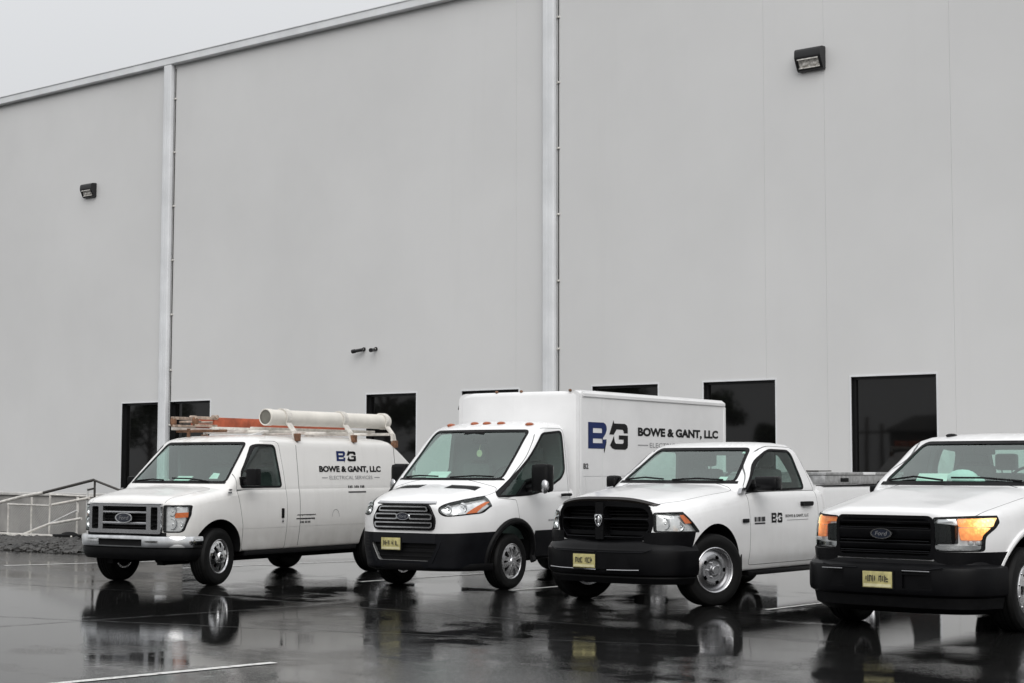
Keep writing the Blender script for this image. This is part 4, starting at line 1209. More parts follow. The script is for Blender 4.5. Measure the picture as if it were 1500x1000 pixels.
    def ring(poly, t, y0, y1): return dress(boolean(solid(MB().prism('y', rpoly(poly, .03, 4), y0, y1)), [(MB().prism('y', rpoly(grow(poly, -t), .024, 4), -2, 2), DIFF)]), ('chrome',))
    for pl in ([(-.395, .995), (.395, .995), (.37, 1.065), (-.37, 1.065)], [(-.455, .895), (-.09, .895), (-.09, .972), (-.445, .972)], [(.09, .895), (.455, .895), (.445, .972), (.09, .972)], [(-.45, .790), (.45, .790), (.462, .865), (-.462, .865)]):
        obj('grille_ring', ring(pl, .017, -1.022, -.985), g)
        MB().box(min(a for a, b in pl) + .02, max(a for a, b in pl) - .02, -.99, -.975, pl[0][1] + .02, pl[2][1] - .02).obj('grille_mesh', ('dark_trim',), g)
    MB().prism('y', [(-.12, .91), (.12, .91), (.09, .965), (-.09, .965)], -1.02, -.99).obj('badge_wing', ('chrome',), g)
    oval_badge(v, 0, -1.012, .935, .105, .046, 'chrome', 'Ford', parent=g)
    MB().sweep([(-.03, 1.082), (.012, 1.082), (.018, 1.10), (-.02, 1.125)], plan([(0, -.985, 0), (.30, -.975, .2), (.46, -.93, 0)])).obj('bonnet_strip', ('dull_chrome',), v.root)
    plate(v, -.20, -1.005, .585, marks=2)
    # clearance lamps on the roof edge
    for x in (-.65, -.22, 0, .22, .65):
        h = v.ref.bvh.ray_cast(Vector((x, .84 + .10 * abs(x), 3)), Vector((0, 0, -1))); p = h[0]
        MB().ball((p.x, p.y, p.z + .002), (.055, .075, .028), seg=12, rings=7).obj('clearance_lamp', ('marker_amber',), v.root)
    for y, st in ((0, 0), (3.85, 0)):
        for s in (1, -1): wheel(v.root, 'spoke', s * .865, y, .355, .235, .215, st)
        axle(v, y, .355)
    chassis(v, -.8, 5.6, .55, .30, .52)
    seats(v, 1.02, .95, (.46, -.46), .66); dash(v, .02, .46, 1.22, 1.395, .88, .44)
    rear_mirror(v, .66, 1.90)
    MB().box(-.16, .16, .52, .60, 1.93, 2.03, b=.02).obj('sensor_box', ('dark_trim',), v.root)
    wiper(v, [(-.70, 1.41), (-.45, 1.43), (-.10, 1.42)]); wiper(v, [(.10, 1.41), (.45, 1.43), (.70, 1.42)])
    v.skin('cowl', prism('y', [(-.86, 1.385), (.86, 1.385), (.83, 1.408), (-.83, 1.408)], -.6, .5), ('dark_trim',), .004)
    for s in (1, -1):
        m = MB(); m.prism('x', rpoly([(.10, 1.20), (.46, 1.22), (.46, 1.34), (.34, 1.40)], .02), *sorted((s * .965, s * 1.0)))
        e_ = 1.12 if s > 0 else 1.02; m.tube([(s * .98, .33, 1.28), (s * e_, .30, 1.30)], .05, 8); m.tube([(s * .98, .33, 1.36), (s * e_, .30, 1.40)], .035, 8)
        mo = m.obj('mirror', ('black_plastic',), v.root, 45)
        w = 1.36 if s > 0 else 1.20
        MB().box(*sorted((s * (w - .26), s * w)), .24, .42, 1.23, 1.60, b=.055).obj('mirror_shell', ('black_plastic',), mo, 60)
        MB().ball((s * (w - .05), .262, 1.31), (.06, .045, .095), seg=12, rings=8).obj('mirror_signal', ('lens_clear' if False else 'dull_chrome',), mo)
        MB().box(*sorted((s * (w - .24), s * (w - .02))), .419, .424, 1.27, 1.57).obj('mirror_glass', ('chrome',), mo)
    # ---- rear box
    bx0, bx1, W, Zb, Zt = 1.59, 6.0, 1.015, .62, 2.60
    box = MB()
    body = boolean(solid(MB().prism('y', rpoly([(-W, Zb), (W, Zb), (W, Zt - .03), (W - .05, Zt), (-W, Zt)], [.02, .02, .015, .02, .13], 5), bx0, bx1)),
                   [(MB().prism('y', [(W + .3, Zb - .1), (W + .3, 1.425), (W - .006, 1.425), (W - .006, 1.433), (W + .3, 1.433)][::1] if False else [(W - .010, 1.420), (W + .3, 1.420), (W + .3, 1.436), (W - .010, 1.436)], bx0 + .10, bx1 + 1), DIFF),
                    (MB().box(W - .008, W + .3, 2.19, 2.196, .5, 2.53), DIFF), (MB().box(W - .010, W + .3, bx0 + .16, bx0 + .172, .5, 1.43), DIFF),
                    (MB().box(W - .008, W + .3, 3.6, 3.608, .5, 1.43), DIFF), (MB().box(W - .008, W + .3, 4.8, 4.808, .5, 1.43), DIFF),
                    (cyl_x(.6, 1.4, 3.85, .40, .52), DIFF), (cyl_x(-1.4, -.6, 3.85, .40, .52), DIFF)])
    bo = obj('cargo_box', dress(body, ('box_panel',), 30), v.root)
    # bowed front bulkhead cap
    cap = MB(); half = [(0, 1.49, 0), (W * .55, 1.51, .5), (W + .005, 1.60, .10), (W + .005, 1.66, 0)]
    fp = plan(half, 10)
    for i, (x, y) in enumerate(fp):
        for z, e in ((1.0, 0), (Zt - .06, 0), (Zt - .02, .012), (Zt + .002, .05)):
            c_ = max(0, (-x - .84 * W) / (.16 * W)); cap.v.append((x * (1 - e * .2), y + e, z - (.11 * c_ * c_ if z > 2 else 0)))
    for i in range(len(fp) - 1):
        for k in range(3): cap.f.append((i * 4 + k, (i + 1) * 4 + k, (i + 1) * 4 + k + 1, i * 4 + k + 1)); cap.m.append(0)
    cap.f.append(tuple(i * 4 + 3 for i in range(len(fp)))); cap.m.append(0)
    cap.obj('box_bulkhead', ('box_panel',), bo, 50)
    for s in (1, -1):
        if s > 0: MB().prism('y', [(s * (W + .004), Zt - .085), (s * (W + .020), Zt - .07), (s * (W + .020), Zt - .03), (s * (W - .045), Zt + .018), (s * (W - .12), Zt + .018), (s * (W - .12), Zt + .003), (s * (W - .05), Zt + .003), (s * (W + .004), Zt - .035)], 1.665, bx1 - .02).obj('roof_rail', ('box_panel',), bo)
        MB().box(*sorted((s * (W - .05), s * (W + .012))), bx1 - .05, bx1 + .012, Zb, Zt - .09, b=.008).obj('corner_post', ('box_panel',), bo)
    for x in (.88, .1, -.32): MB().ball((x, 1.53 + .05 * x * x, Zt + .01), (.022, .03, .02), seg=8, rings=5).obj('marker_lamp', ('rust',), bo)
    MB().tube([(-W - .01, 1.63, 2.44), (-W - .012, 1.61, 2.38)], .018, 6).obj('lift_eye', ('dark_trim',), bo)
    class _R: pass
    flat = _R(); flat.bvh = BVHTree.FromPolygons([Vector((W, -9, -9)), Vector((W, 9, -9)), Vector((W, 9, 9)), Vector((W, -9, 9))], [(0, 1, 2, 3)])
    def mark(name, tl, y, z, size, mat): side_mark(tl, flat, y + .09, z, size).obj(name, (mat,), bo)
    wide = 1.85
    def stretch(tl): return [([(u * wide, w) for u, w in vs], fs) for vs, fs in tl]
    mark('logo_initial', stretch([LOGO_B]), 1.725, 1.815, .365, 'ink_blue'); mark('logo_initial', stretch(LOGO_G), 1.725, 1.815, .365, 'ink_black')
    mark('firm_name', [fit_text('BOWE & GANT, LLC', 2.55, .150, .05)], 3.11, 1.985, 1, 'ink_black')
    mark('service_line', [fit_text('ELECTRICAL SERVICES', 1.8, .070, 0)], 3.46, 1.845, 1, 'ink_grey')
    mark('service_rule', [([(0, 0), (.30, 0), (.30, .012), (0, .012)], [(0, 1, 2, 3)]), ([(2.2, 0), (2.5, 0), (2.5, .012), (2.2, .012)], [(0, 1, 2, 3)])], 3.11, 1.872, 1, 'ink_grey')
    mark('unit_number', [fit_text('B2', .13, .075, .03)], 1.60, 1.535, 1, 'ink')
    for y in (2.35, 4.2): MB().box(W, W + .03, y, y + .12, 1.30, 1.36, b=.008).obj('latch', ('dull_chrome',), bo)
    M = Matrix.Translation((-14.284, 16.402, 0)) @ Matrix.Rotation(.087, 4, 'Z')
    p = MB().box(-.15, .15, -.10, .10, 0, .015, b=.003).obj('paper', ('paper_white',), None, label='white paper on the left end of the box truck dashboard', cat='paper')
    p.location = M @ Vector((-.36, .22, 1.44)); p.rotation_euler = (.45, 0, .25)
    hang = MB().lathe([(0, -.006), (.045, -.005), (.05, 0), (.045, .005), (0, .006)], 16, axis='y').tube([(0, 0, .05), (0, .02, .12)], .003, 5)
    h = hang.obj('air_freshener', ('plate_pale',), None, label='round pale air freshener hanging behind the box truck windscreen', cat='air freshener')
    h.location = M @ Vector((.0, .66, 1.74))
make_box_truck()

# ================================================================== 3. pickup with black grille
def make_pickup_black():
    L = lower_ctrl
    low = loft([
        (-.815, L(.50, .50, .56, .56, .66, .57, .90, .55, 1.10, .05, .40, 1.13, 1.145)),
        (-.80, L(.48, .60, .55, .63, .66, .64, .90, .61, 1.095, .06, .46, 1.15, 1.17)),
        (-.755, L(.46, .68, .54, .725, .66, .735, .90, .70, 1.085, .08, .52, 1.17, 1.195)),
        (-.67, L(.44, .78, .52, .83, .66, .84, .90, .79, 1.085, .10, .58, 1.195, 1.222)),
        (-.53, L(.42, .87, .50, .92, .66, .93, .92, .87, 1.10, .12, .62, 1.215, 1.245)),
        (-.38, L(.41, .91, .49, .97, .64, .975, .94, .905, 1.13, .12, .63, 1.24, 1.268)),
        (-.20, L(.40, .94, .48, 1.0, .62, 1.0, .96, .935, 1.16, .13, .64, 1.265, 1.295)),
        (.20, L(.38, .94, .46, 1.0, .56, 1.005, .98, .95, 1.215, .13, .66, 1.31, 1.34)),
        (.62, L(.36, .94, .44, .985, .54, 1.0, .98, .955, 1.26, .11, .68, 1.345, 1.375)),
        (.90, L(.36, .94, .44, .985, .54, 1.0, 1.0, .965, 1.275, .09, .70, 1.345, 1.36)),
        (2.46, L(.36, .94, .44, .985, .54, 1.0, 1.0, .965, 1.285, .09, .70, 1.33, 1.335)),
        (2.475, L(.38, .93, .46, .975, .54, .985, 1.0, .95, 1.28, .08, .68, 1.31, 1.315))], 'y', .07)
    def G(yf, w, yr, e=.20, rr=.10): return [(0, yf, 0), (w * .58, yf + .045, .35), (w, yf + e, rr), (w, yr - .01, .10), (w * .5, yr + .02, .2), (0, yr + .02, 0)]
    gr = loft([(1.15, G(.30, .93, 2.455)), (1.28, G(.42, .94, 2.44)), (1.375, G(.53, .92, 2.40)), (1.55, G(.80, .875, 2.28)), (1.765, G(1.13, .81, 2.13)), (1.80, G(1.19, .78, 2.10)),
               (1.835, G(1.28, .73, 2.05)), (1.86, G(1.42, .58, 1.97)), (1.872, G(1.58, .36, 1.86))], 'z', .05)
    v = Vehicle('pickup_truck', (-10.90, 15.97, 0), -.003, 'white single cab pickup with a black crossbar grille and side tool box', 'pickup truck', GROUP, 'pickup_paint', low, gr)
    v.cuts += [(loft([(.60, G(.62, .88, 2.38)), (1.2, G(.62, .89, 2.38)), (1.40, G(.70, .87, 2.34)), (1.73, G(1.16, .775, 2.08)), (1.81, G(1.34, .68, 2.02))], 'z', .1), DIFF)]
    for s in (1, -1): v.cuts.append((cyl_x(*sorted((s * .58, s * 1.2)), -.02, .42, .505), DIFF))
    v.window('windscreen', 'y', rpoly([(-.785, 1.392), (.785, 1.392), (.64, 1.772), (-.64, 1.772)], .05), -.2, 1.40, 'windscreen_glass', .024)
    v.window('rear_window', 'y', rpoly([(-.62, 1.36), (.62, 1.36), (.56, 1.72), (-.56, 1.72)], .05), 1.9, 2.8, 'side_glass', .018)
    dw = rpoly([(.70, 1.285), (2.06, 1.305), (2.05, 1.40), (1.93, 1.755), (1.42, 1.765), (1.12, 1.63)], [.03, .05, .05, .08, .12, .15])
    v.window('door_window', 'x', dw, .55, 1.3, 'side_glass', .018, True)
    door = rpoly([(.70, 1.26), (.72, .70), (.70, .43), (2.30, .43), (2.34, 1.2), (2.16, 1.62), (2.05, 1.80), (1.40, 1.815), (1.06, 1.64), (.68, 1.32)], [.05, .1, .05, .10, .2, .1, .1, .15, .15, .05])
    for s in (1, -1): v.doors.append(('door', 'x', door, *sorted((s * .72, s * 1.3)), None))
    hood = rpoly([(-.60, -1.1), (.60, -1.1), (.60, -.80), (.78, -.40), (.85, .50), (.80, .60), (-.80, .60), (-.85, .50), (-.78, -.40), (-.60, -.80)], [.02, .02, .1, .2, .1, .05, .05, .1, .2, .1])
    v.doors.append(('bonnet', 'z', hood, 1.12, 1.6, None))
    hp = rpoly([(.655, 1.045), (.86, 1.052), (1.1, 1.05), (1.1, .845), (.665, .85)], [.02, .03, .01, .01, .02])
    v.headlight(hp, -1.3, -.30, [(.865, 1.032), (.920, 1.04), (.975, .945), (.915, .935)], 'amber', [(.74, .93, .062, -.58), (.86, .90, .045, -.50)], .010, side=[(-1.4, .80), (-1.4, 1.1), (-.56, 1.1), (-.535, 1.045), (-.37, .85), (-.39, .80)])
    gp = rpoly([(-.56, .735), (.56, .735), (.655, .85), (.665, 1.03), (.60, 1.14), (.25, 1.176), (-.25, 1.176), (-.60, 1.14), (-.665, 1.03), (-.655, .85)], [.04, .04, .06, .10, .10, .1, .1, .10, .10, .06], 4)
    v.cuts.append((MB().prism('y', grow(gp, -.006), -1.4, -.62), DIFF))
    for s in (1, -1): v.cuts.append((MB().box(*sorted((s * .996, s * 1.3)), .70, 2.34, .576, .584), DIFF))
    doors = v.assemble()
    for d, s in zip(doors[:2], (1, -1)):
        MB().prism('x', rpoly([(1.90, 1.09), (2.14, 1.09), (2.16, 1.12), (2.15, 1.145), (1.90, 1.145)], .02), *sorted((s * .985, s * 1.03))).obj('handle', ('black_plastic',), d, 50)
    # grille surround, crossbars, mesh
    g = obj('grille', dress(boolean(solid(MB().prism('y', gp, -.895, -.66)), [(MB().prism('y', rpoly(pl, .05, 4), -2, 2), DIFF) for pl in (
        [(-.595, .985), (-.058, .985), (-.058, 1.122), (-.53, 1.105), (-.595, 1.05)], [(.058, .985), (.595, .985), (.595, 1.05), (.53, 1.105), (.058, 1.122)],
        [(-.595, .87), (-.53, .785), (-.058, .785), (-.058, .968), (-.595, .968)], [(.058, .785), (.53, .785), (.595, .87), (.595, .968), (.058, .968)])]), ('black_gloss',), 30), v.root)
    MB().box(-.62, .62, -.74, -.72, .77, 1.14, b=.0).obj('grille_back', ('dark_trim',), g)
    for k in range(9):
        z = .81 + k * .036
        for s in (1, -1): MB().box(s * .31 - .25, s * .31 + .25, -.79, -.755, z - .005, z + .005).obj('slat', ('dark_trim',), g)
    for s in (1, -1):
        MB().tube([(s * .065 + s * k * .13, -.898, .977) for k in range(5)], .007, 6).obj('trim_line', ('grey_cladding',), g)
        MB().tube([(s * .065, -.897, .780), (s * .2, -.897, .780), (s * .35, -.897, .780), (s * .52, -.897, .780), (s * .595, -.897, .860)], .006, 6).obj('trim_line', ('grey_cladding',), g)
    MB().prism('y', rpoly([(-.055, .75), (.055, .75), (.055, 1.165), (-.055, 1.165)], .01), -.905, -.88).obj('centre_bar', ('black_gloss',), g)
    # horned head shield
    sh = rpoly([(-.050, 1.030), (.050, 1.030), (.052, .97), (.029, .91), (0, .892), (-.029, .91), (-.052, .97)], [.015, .015, .02, .02, .01, .02, .02], 3)
    e = obj('emblem', dress(boolean(solid(MB().prism('y', sh, -.925, -.903)), [(MB().prism('y', grow(sh, -.007), -2, -.915), DIFF)]), ('chrome',)), g)
    MB().prism('y', grow(sh, -.0075), -.9165, -.913).obj('emblem_field', ('black_gloss',), e)
    h = MB()
    for s in (1, -1):
        h.tube([(s * .012, -0.919, 1.018), (s * .034, -0.921, 1.012), (s * .042, -0.921, .985), (s * .030, -0.921, .968), (s * .022, -0.921, .980)], [.012, .013, .011, .009, .005], 8)
    h.ball((0, -0.919, .965), (.016, .010, .050), seg=10, rings=8); h.ball((0, -0.921, .915), (.013, .010, .016), seg=8, rings=6)
    h.obj('emblem_head', ('chrome',), e)
    bend(g, .13)
    # smoked bonnet shield along the front edge
    bs = MB(); pts = fillet([(-.70, -.60, 0), (-.66, -.74, .16), (-.40, -.815, .35), (0, -.83, 0)][:], 7); pts = pts + [(-x, y) for x, y in pts[::-1][1:]]
    sec = 4
    for x, y in pts:
        t = min(1, abs(x) / .72); z = 1.196 - .10 * t ** 3.2
        bs.v += [(x, y + .045, z - .020), (x, y - .006, z - .018), (x, y - .016, z + .004), (x, y + .012, z + .030)]
    for i in range(len(pts) - 1):
        for k in range(3): bs.f.append((i * 4 + k, i * 4 + k + 1, (i + 1) * 4 + k + 1, (i + 1) * 4 + k)); bs.m.append(0)
    bs.obj('bonnet_shield', ('smoked',), v.root, 60)
    # bumper
    half = [(0, -.965, 0), (.58, -.93, .4), (.93, -.70, .30), (1.0, -.40, 0)]
    sec = [(-.20, .36), (-.06, .345), (-.015, .37), (.0, .42), (.0, .60), (-.005, .635), (-.022, .655), (-.030, .675), (-.085, .735), (-.15, .775), (-.20, .785)]
    bm = MB().sweep(sec, plan(half))
    bu = obj('bumper', dress(boolean(solid(bm), [(MB().box(-.14 + k, .14 + k, -1.4, -.93, .395, .425), DIFF) for k in (-.42, .0, .42)]), ('black_bumper',), 28), v.root)
    MB().sweep([(-.03, .80), (-.03, .845), (-.12, .855), (-.12, .80)], plan([(.0, -.84, 0), (.55, -.83, .2), (.90, -.62, .25), (.97, -.42, 0)])).obj('bumper_filler', ('black_bumper',), bu)
    for s in (1, -1): v.skin('bumper_end', prism('x', [(-1.3, .40), (-1.3, .838), (-.42, .838), (-.54, .40)], *sorted((s * .55, s * 1.3))), ('black_bumper',), .014, bu)
    MB().sweep([(-.14, .26), (-.09, .265), (-.055, .33), (-.06, .352), (-.14, .352)], plan(half)).obj('valance', ('black_plastic',), bu)
    MB().tube([(-.70, -.885, .425), (-.50, -.945, .42), (-.25, -.962, .418), (0, -.973, .416)], .006, 6).tube([(.15, -.970, .416), (.40, -.953, .42), (.56, -.938, .425)], .006, 6).obj('step_edge', ('dull_chrome',), bu)
    for s in (1, -1):
        MB().tube([(s * .70, -.875, .655), (s * .60, -.925, .62), (s * .30, -.955, .614), (s * .02, -.970, .612)], .006, 6).obj('bumper_crease', ('grey_cladding',), bu)
    plate(v, -.16, -.975, .508, marks=3)
    for y, st in ((-.02, -.36), (3.56, 0)):
        for s in (1, -1): wheel(v.root, 'steel', s * .875, y, .405, .265, .245, st)
        axle(v, y, .405)
    chassis(v, -.6, 5.2, .55, .34, .56)
    MB().box(.62, .95, .75, 2.4, .30, .36, b=.02).box(-.95, -.62, .75, 2.4, .30, .36, b=.02).obj('step_rail', ('black_plastic',), v.root)
    for s in (1, -1):
        MB().box(*sorted((s * .60, s * .985)), .50, .53, .30, .62).obj('mud_flap', ('dark_trim',), v.root)
    seats(v, 1.72, .92, (.42, -.42), .62); dash(v, .84, 1.22, 1.18, 1.375, .82, .40)
    rear_mirror(v, 1.24, 1.69)
    wiper(v, [(-.74, 1.395), (-.42, 1.42), (-.12, 1.402)]); wiper(v, [(.02, 1.395), (.34, 1.412), (.66, 1.397)])
    v.skin('cowl', prism('y', [(-.84, 1.365), (.84, 1.365), (.83, 1.395), (-.83, 1.395)], -.2, .95), ('dark_trim',), .004)
    v.skin('sticker', prism('y', [(.58, 1.405), (.68, 1.405), (.67, 1.455), (.58, 1.455)], -.2, 1.2), ('paper_white',), -.010)
    v.skin('sticker', prism('y', [(.60, 1.735), (.645, 1.735), (.64, 1.755), (.60, 1.755)], -.2, 1.4), ('paper_white',), -.010)
    for s in (1, -1):
        m = MB(); m.prism('x', rpoly([(.70, 1.285), (.98, 1.285), (.98, 1.40), (.84, 1.42)], .02), *sorted((s * .925, s * .955)))
        m.tube([(s * .93, .86, 1.325), (s * (1.12 if s > 0 else 1.0), .82, 1.33)], .042, 8)
        mo = m.obj('mirror', ('black_plastic',), v.root, 45)
        w = 1.32 if s > 0 else 1.10
        MB().box(*sorted((s * (w - .30 if s > 0 else .955), s * w)), .74, .90, 1.285, 1.455, b=.04).obj('mirror_shell', ('black_gloss',), mo, 60)
        MB().box(*sorted((s * (1.05 if s > 0 else .97), s * (w - .03))), .899, .904, 1.31, 1.43).obj('mirror_glass', ('chrome',), mo)
        MB().prism('x', rpoly([(.54, 1.255), (.66, 1.28), (.66, 1.325), (.57, 1.315)], .008), *sorted((s * .925, s * .972))).obj('wing_vent', ('dull_chrome',), v.root)
    # lettering and badges
    def mark(name, tl, y, z, size, mat, par=None): side_mark(tl, v.ref, y, z, size).obj(name, (mat,), par or doors[0])
    rect = lambda x0, x1, z0, z1: ([(x0, z0), (x1, z0), (x1, z1), (x0, z1)], [(0, 1, 2, 3)])
    bd = MB(); bd.box(1.0, 1.012, .53, .665, .92, .965, b=.005); bd.obj('wing_badge', ('grey_cladding',), v.root)
    mark('door_badge', [rect(0, .24, 0, .018)] + [rect(a, b, .03, .085) for a, b in ((0, .035), (.045, .062), (.08, .125), (.135, .15), (.165, .24))], .80, .895, 1, 'ink')
    mark('logo_initial', [([(u * 1.35, w) for u, w in LOGO_B[0]], LOGO_B[1])], 1.19, .905, .115, 'ink_black')
    mark('logo_initial', [([(u * 1.35, w) for u, w in vs], fs) for vs, fs in LOGO_G], 1.19, .905, .115, 'ink_black')
    mark('firm_name', [fit_text('BOWE & GANT, LLC', .56, .040, .02)], 1.52, .955, 1, 'ink')
    mark('service_rule', [rect(0, .52, 0, .006)], 1.55, .925, 1, 'ink_grey')
    # pickup bed
    Y0, Y1, Wb, Zr = 2.50, 4.95, .985, 1.325
    bd = MB().prism('y', rpoly([(-.93, .50), (.93, .50), (Wb + .01, .70), (Wb + .012, 1.0), (Wb - .01, Zr - .04), (Wb - .03, Zr), (-Wb + .03, Zr), (-Wb + .01, Zr - .04), (-Wb - .012, 1.0), (-Wb - .01, .70)], [.05, .05, .1, .2, .05, .03, .03, .05, .2, .1], 4), Y0, Y1)
    bme = boolean(solid(bd), [(MB().box(-.86, .86, Y0 + .06, Y1 - .05, .62, 2), DIFF), (cyl_x(.62, 1.3, 3.54, .42, .51), DIFF), (cyl_x(-1.3, -.62, 3.54, .42, .51), DIFF)])
    bo = obj('cargo_bed', dress(bme, (v.paint,), 35), v.root)
    for s in (1, -1):
        MB().box(*sorted((s * .86, s * .975)), Y0 + .02, Y1 - .02, Zr + .001, Zr + .012, b=.004).obj('rail_cap', ('black_plastic',), bo)
        MB().box(*sorted((s * .86, s * .97)), Y1 - .02, Y1 + .03, .85, 1.2, b=.02).obj('tail_lamp', ('red_lens',), bo)
        # long aluminium tool box on the bed rail
        tb = MB().box(*sorted((s * .50, s * .955)), 2.60, 4.75, Zr + .016, Zr + .135, b=.012).obj('tool_box', ('aluminium',), v.root)
        for a, b in ((2.59, 3.60), (3.61, 3.95), (3.96, 4.77)):
            MB().box(*sorted((s * .485, s * .968)), a, b, Zr + .136, Zr + .172, b=.008).obj('lid', ('aluminium' if a != 3.61 else 'box_panel',), tb)
        for yy in (3.1, 4.3):
            MB().box(*sorted((s * .955, s * .965)), yy - .10, yy + .10, Zr + .05, Zr + .10, b=.003).obj('latch', ('dark_trim',), tb)
    MB().tube([(.5, 2.56, 1.512), (.72, 2.85, 1.512)], .012, 6).tube([(.72, 2.4, 1.51), (.74, 3.15, 1.515)], .008, 6).obj('rod', ('old_pipe',), v.root)
make_pickup_black()

# ================================================================== 4. pickup with its amber lamps lit
def make_pickup_amber():
    def L(zb, wr, zr, wm, zm, wu, zu, ws, zs, rs, xh, zh, xd, zd, zt):
        return [(0, zb, 0), (wr, zb, .03), (wr + .02, zr, .06), (wm, zm, .10), (wu, zu, .25), (ws, zs, rs), (xh, zh, .08), (xd, zd, .05), (0, zt, 0)]
    low = loft([
        (-.945, L(.50, .50, .56, .54, .66, .55, .88, .53, 1.07, .04, .52, 1.105, .44, 1.125, 1.13)),
        (-.925, L(.48, .58, .55, .63, .66, .64, .88, .61, 1.085, .05, .56, 1.125, .46, 1.148, 1.155)),
        (-.87, L(.46, .69, .54, .745, .66, .755, .88, .72, 1.095, .06, .60, 1.14, .48, 1.172, 1.18)),
        (-.76, L(.44, .78, .52, .84, .68, .85, .88, .81, 1.11, .07, .64, 1.155, .50, 1.19, 1.20)),
        (-.61, L(.42, .86, .50, .92, .72, .93, .90, .90, 1.125, .09, .67, 1.175, .52, 1.21, 1.22)),
        (-.46, L(.42, .91, .50, .97, .72, .978, .92, .935, 1.145, .09, .69, 1.195, .53, 1.23, 1.24)),
        (-.20, L(.40, .94, .48, 1.01, .72, 1.015, .95, .965, 1.18, .10, .72, 1.235, .56, 1.27, 1.28)),
        (.30, L(.38, .94, .46, 1.01, .66, 1.015, .98, .975, 1.25, .10, .76, 1.315, .60, 1.345, 1.36)),
        (.60, L(.38, .94, .46, 1.0, .60, 1.01, 1.0, .98, 1.28, .09, .78, 1.345, .62, 1.37, 1.385)),
        (.80, L(.38, .94, .46, 1.0, .60, 1.01, 1.0, .98, 1.28, .09, .78, 1.33, .62, 1.34, 1.35)),
        (3.05, L(.38, .94, .46, 1.0, .60, 1.01, 1.0, .98, 1.30, .09, .78, 1.33, .62, 1.335, 1.34)),
        (3.07, L(.40, .93, .48, .98, .60, .99, 1.0, .96, 1.29, .08, .76, 1.31, .62, 1.315, 1.32))], 'y', .06)
    def G(yf, w, yr, e=.20, rr=.10): return [(0, yf, 0), (w * .58, yf + .045, .35), (w, yf + e, rr), (w, yr - .01, .10), (w * .5, yr + .02, .2), (0, yr + .02, 0)]
    gr = loft([(1.15, G(.26, .95, 3.05)), (1.29, G(.38, .962, 3.04)), (1.39, G(.48, .95, 3.00)), (1.60, G(.82, .90, 2.86)), (1.80, G(1.14, .845, 2.70)), (1.845, G(1.22, .81, 2.66)),
               (1.885, G(1.33, .73, 2.60)), (1.915, G(1.50, .56, 2.50)), (1.928, G(1.70, .34, 2.3))], 'z', .05)
    v = Vehicle('pickup_truck', (-7.085, 15.387, 0), -.022, 'white pickup at the right edge with its amber front lamps glowing', 'pickup truck', GROUP, 'pickup_paint', low, gr)
    v.cuts += [(loft([(.60, G(.62, .89, 2.95)), (1.2, G(.62, .90, 2.95)), (1.42, G(.66, .88, 2.92)), (1.76, G(1.16, .79, 2.66)), (1.865, G(1.38, .68, 2.56))], 'z', .1), DIFF)]
    for s in (1, -1): v.cuts.append((cyl_x(*sorted((s * .58, s * 1.2)), 0, .42, .50), DIFF))
    v.window('windscreen', 'y', rpoly([(-.805, 1.408), (.805, 1.408), (.670, 1.815), (-.670, 1.815)], .06), -.2, 1.42, 'windscreen_glass', .024)
    v.window('rear_window', 'y', rpoly([(-.64, 1.38), (.64, 1.38), (.58, 1.77), (-.58, 1.77)], .05), 2.4, 3.3, 'side_glass', .018)
    dw = rpoly([(.66, 1.25), (.98, 1.25), (1.05, 1.30), (1.84, 1.31), (1.84, 1.79), (1.42, 1.80), (1.10, 1.64)], [.03, .05, .05, .05, .06, .12, .15])
    v.window('door_window', 'x', dw, .55, 1.3, 'side_glass', .018, True)
    v.window('quarter_window', 'x', rpoly([(1.98, 1.32), (2.55, 1.33), (2.48, 1.75), (1.98, 1.78)], .06), .55, 1.3, 'side_glass', .018, True)
    door = rpoly([(.62, 1.24), (.66, .70), (.64, .45), (1.88, .45), (1.91, 1.2), (1.90, 1.84), (1.40, 1.85), (1.05, 1.66), (.62, 1.30)], [.05, .1, .05, .08, .2, .1, .15, .15, .05])
    for s in (1, -1): v.doors.append(('door', 'x', door, *sorted((s * .72, s * 1.3)), None))
    hood = rpoly([(-.56, -1.1), (.56, -1.1), (.74, -.86), (.82, -.72), (.89, .40), (.84, .54), (-.84, .54), (-.89, .40), (-.82, -.72), (-.74, -.86)], [.02, .02, .08, .1, .1, .05, .05, .1, .1, .08])
    v.doors.append(('bonnet', 'z', hood, 1.095, 1.6, None))
    # C-shaped lamps: amber outer bracket lit, chrome foot, black inner block
    hp = rpoly([(.50, 1.085), (.80, 1.098), (.935, 1.100), (.930, 1.0), (.880, .92), (.875, .79), (.50, .785)], [.015, .02, .02, .03, .03, .02, .01])
    hs = v.headlight(hp, -1.3, -.50, None, 'lamp_lit', [], .010)
    for h, s in zip(hs, (1, -1)):
        def P(pl): return pl if s > 0 else mirx(pl)[::-1]
        ml = [(.715, 1.008), (.700, 1.088), (.932, 1.096), (.928, 1.008)] if s > 0 else [(.66, 1.004), (.655, 1.032), (.51, 1.038), (.51, 1.084), (.932, 1.096), (.928, 1.004)]
        v.skin('marker_lamp', prism('y', P(rpoly(ml, .010, 3)), -1.3, -.42), ('lamp_lit',), -.014, h)
        v.skin('turn_lamp', prism('y', P(rpoly([(.735 if s > 0 else .67, .885), (.715 if s > 0 else .66, 1.000), (.922, 1.000), (.880, .93), (.875, .885)], .012, 3)), -1.3, -.42), ('lamp_lit',), -.020, h)
        if s > 0: v.skin('lamp_strip', prism('y', P([(.54, 1.045), (.54, 1.075), (.69, 1.083), (.69, 1.055)]), -1.3, -.42), ('chrome',), -.010, h)
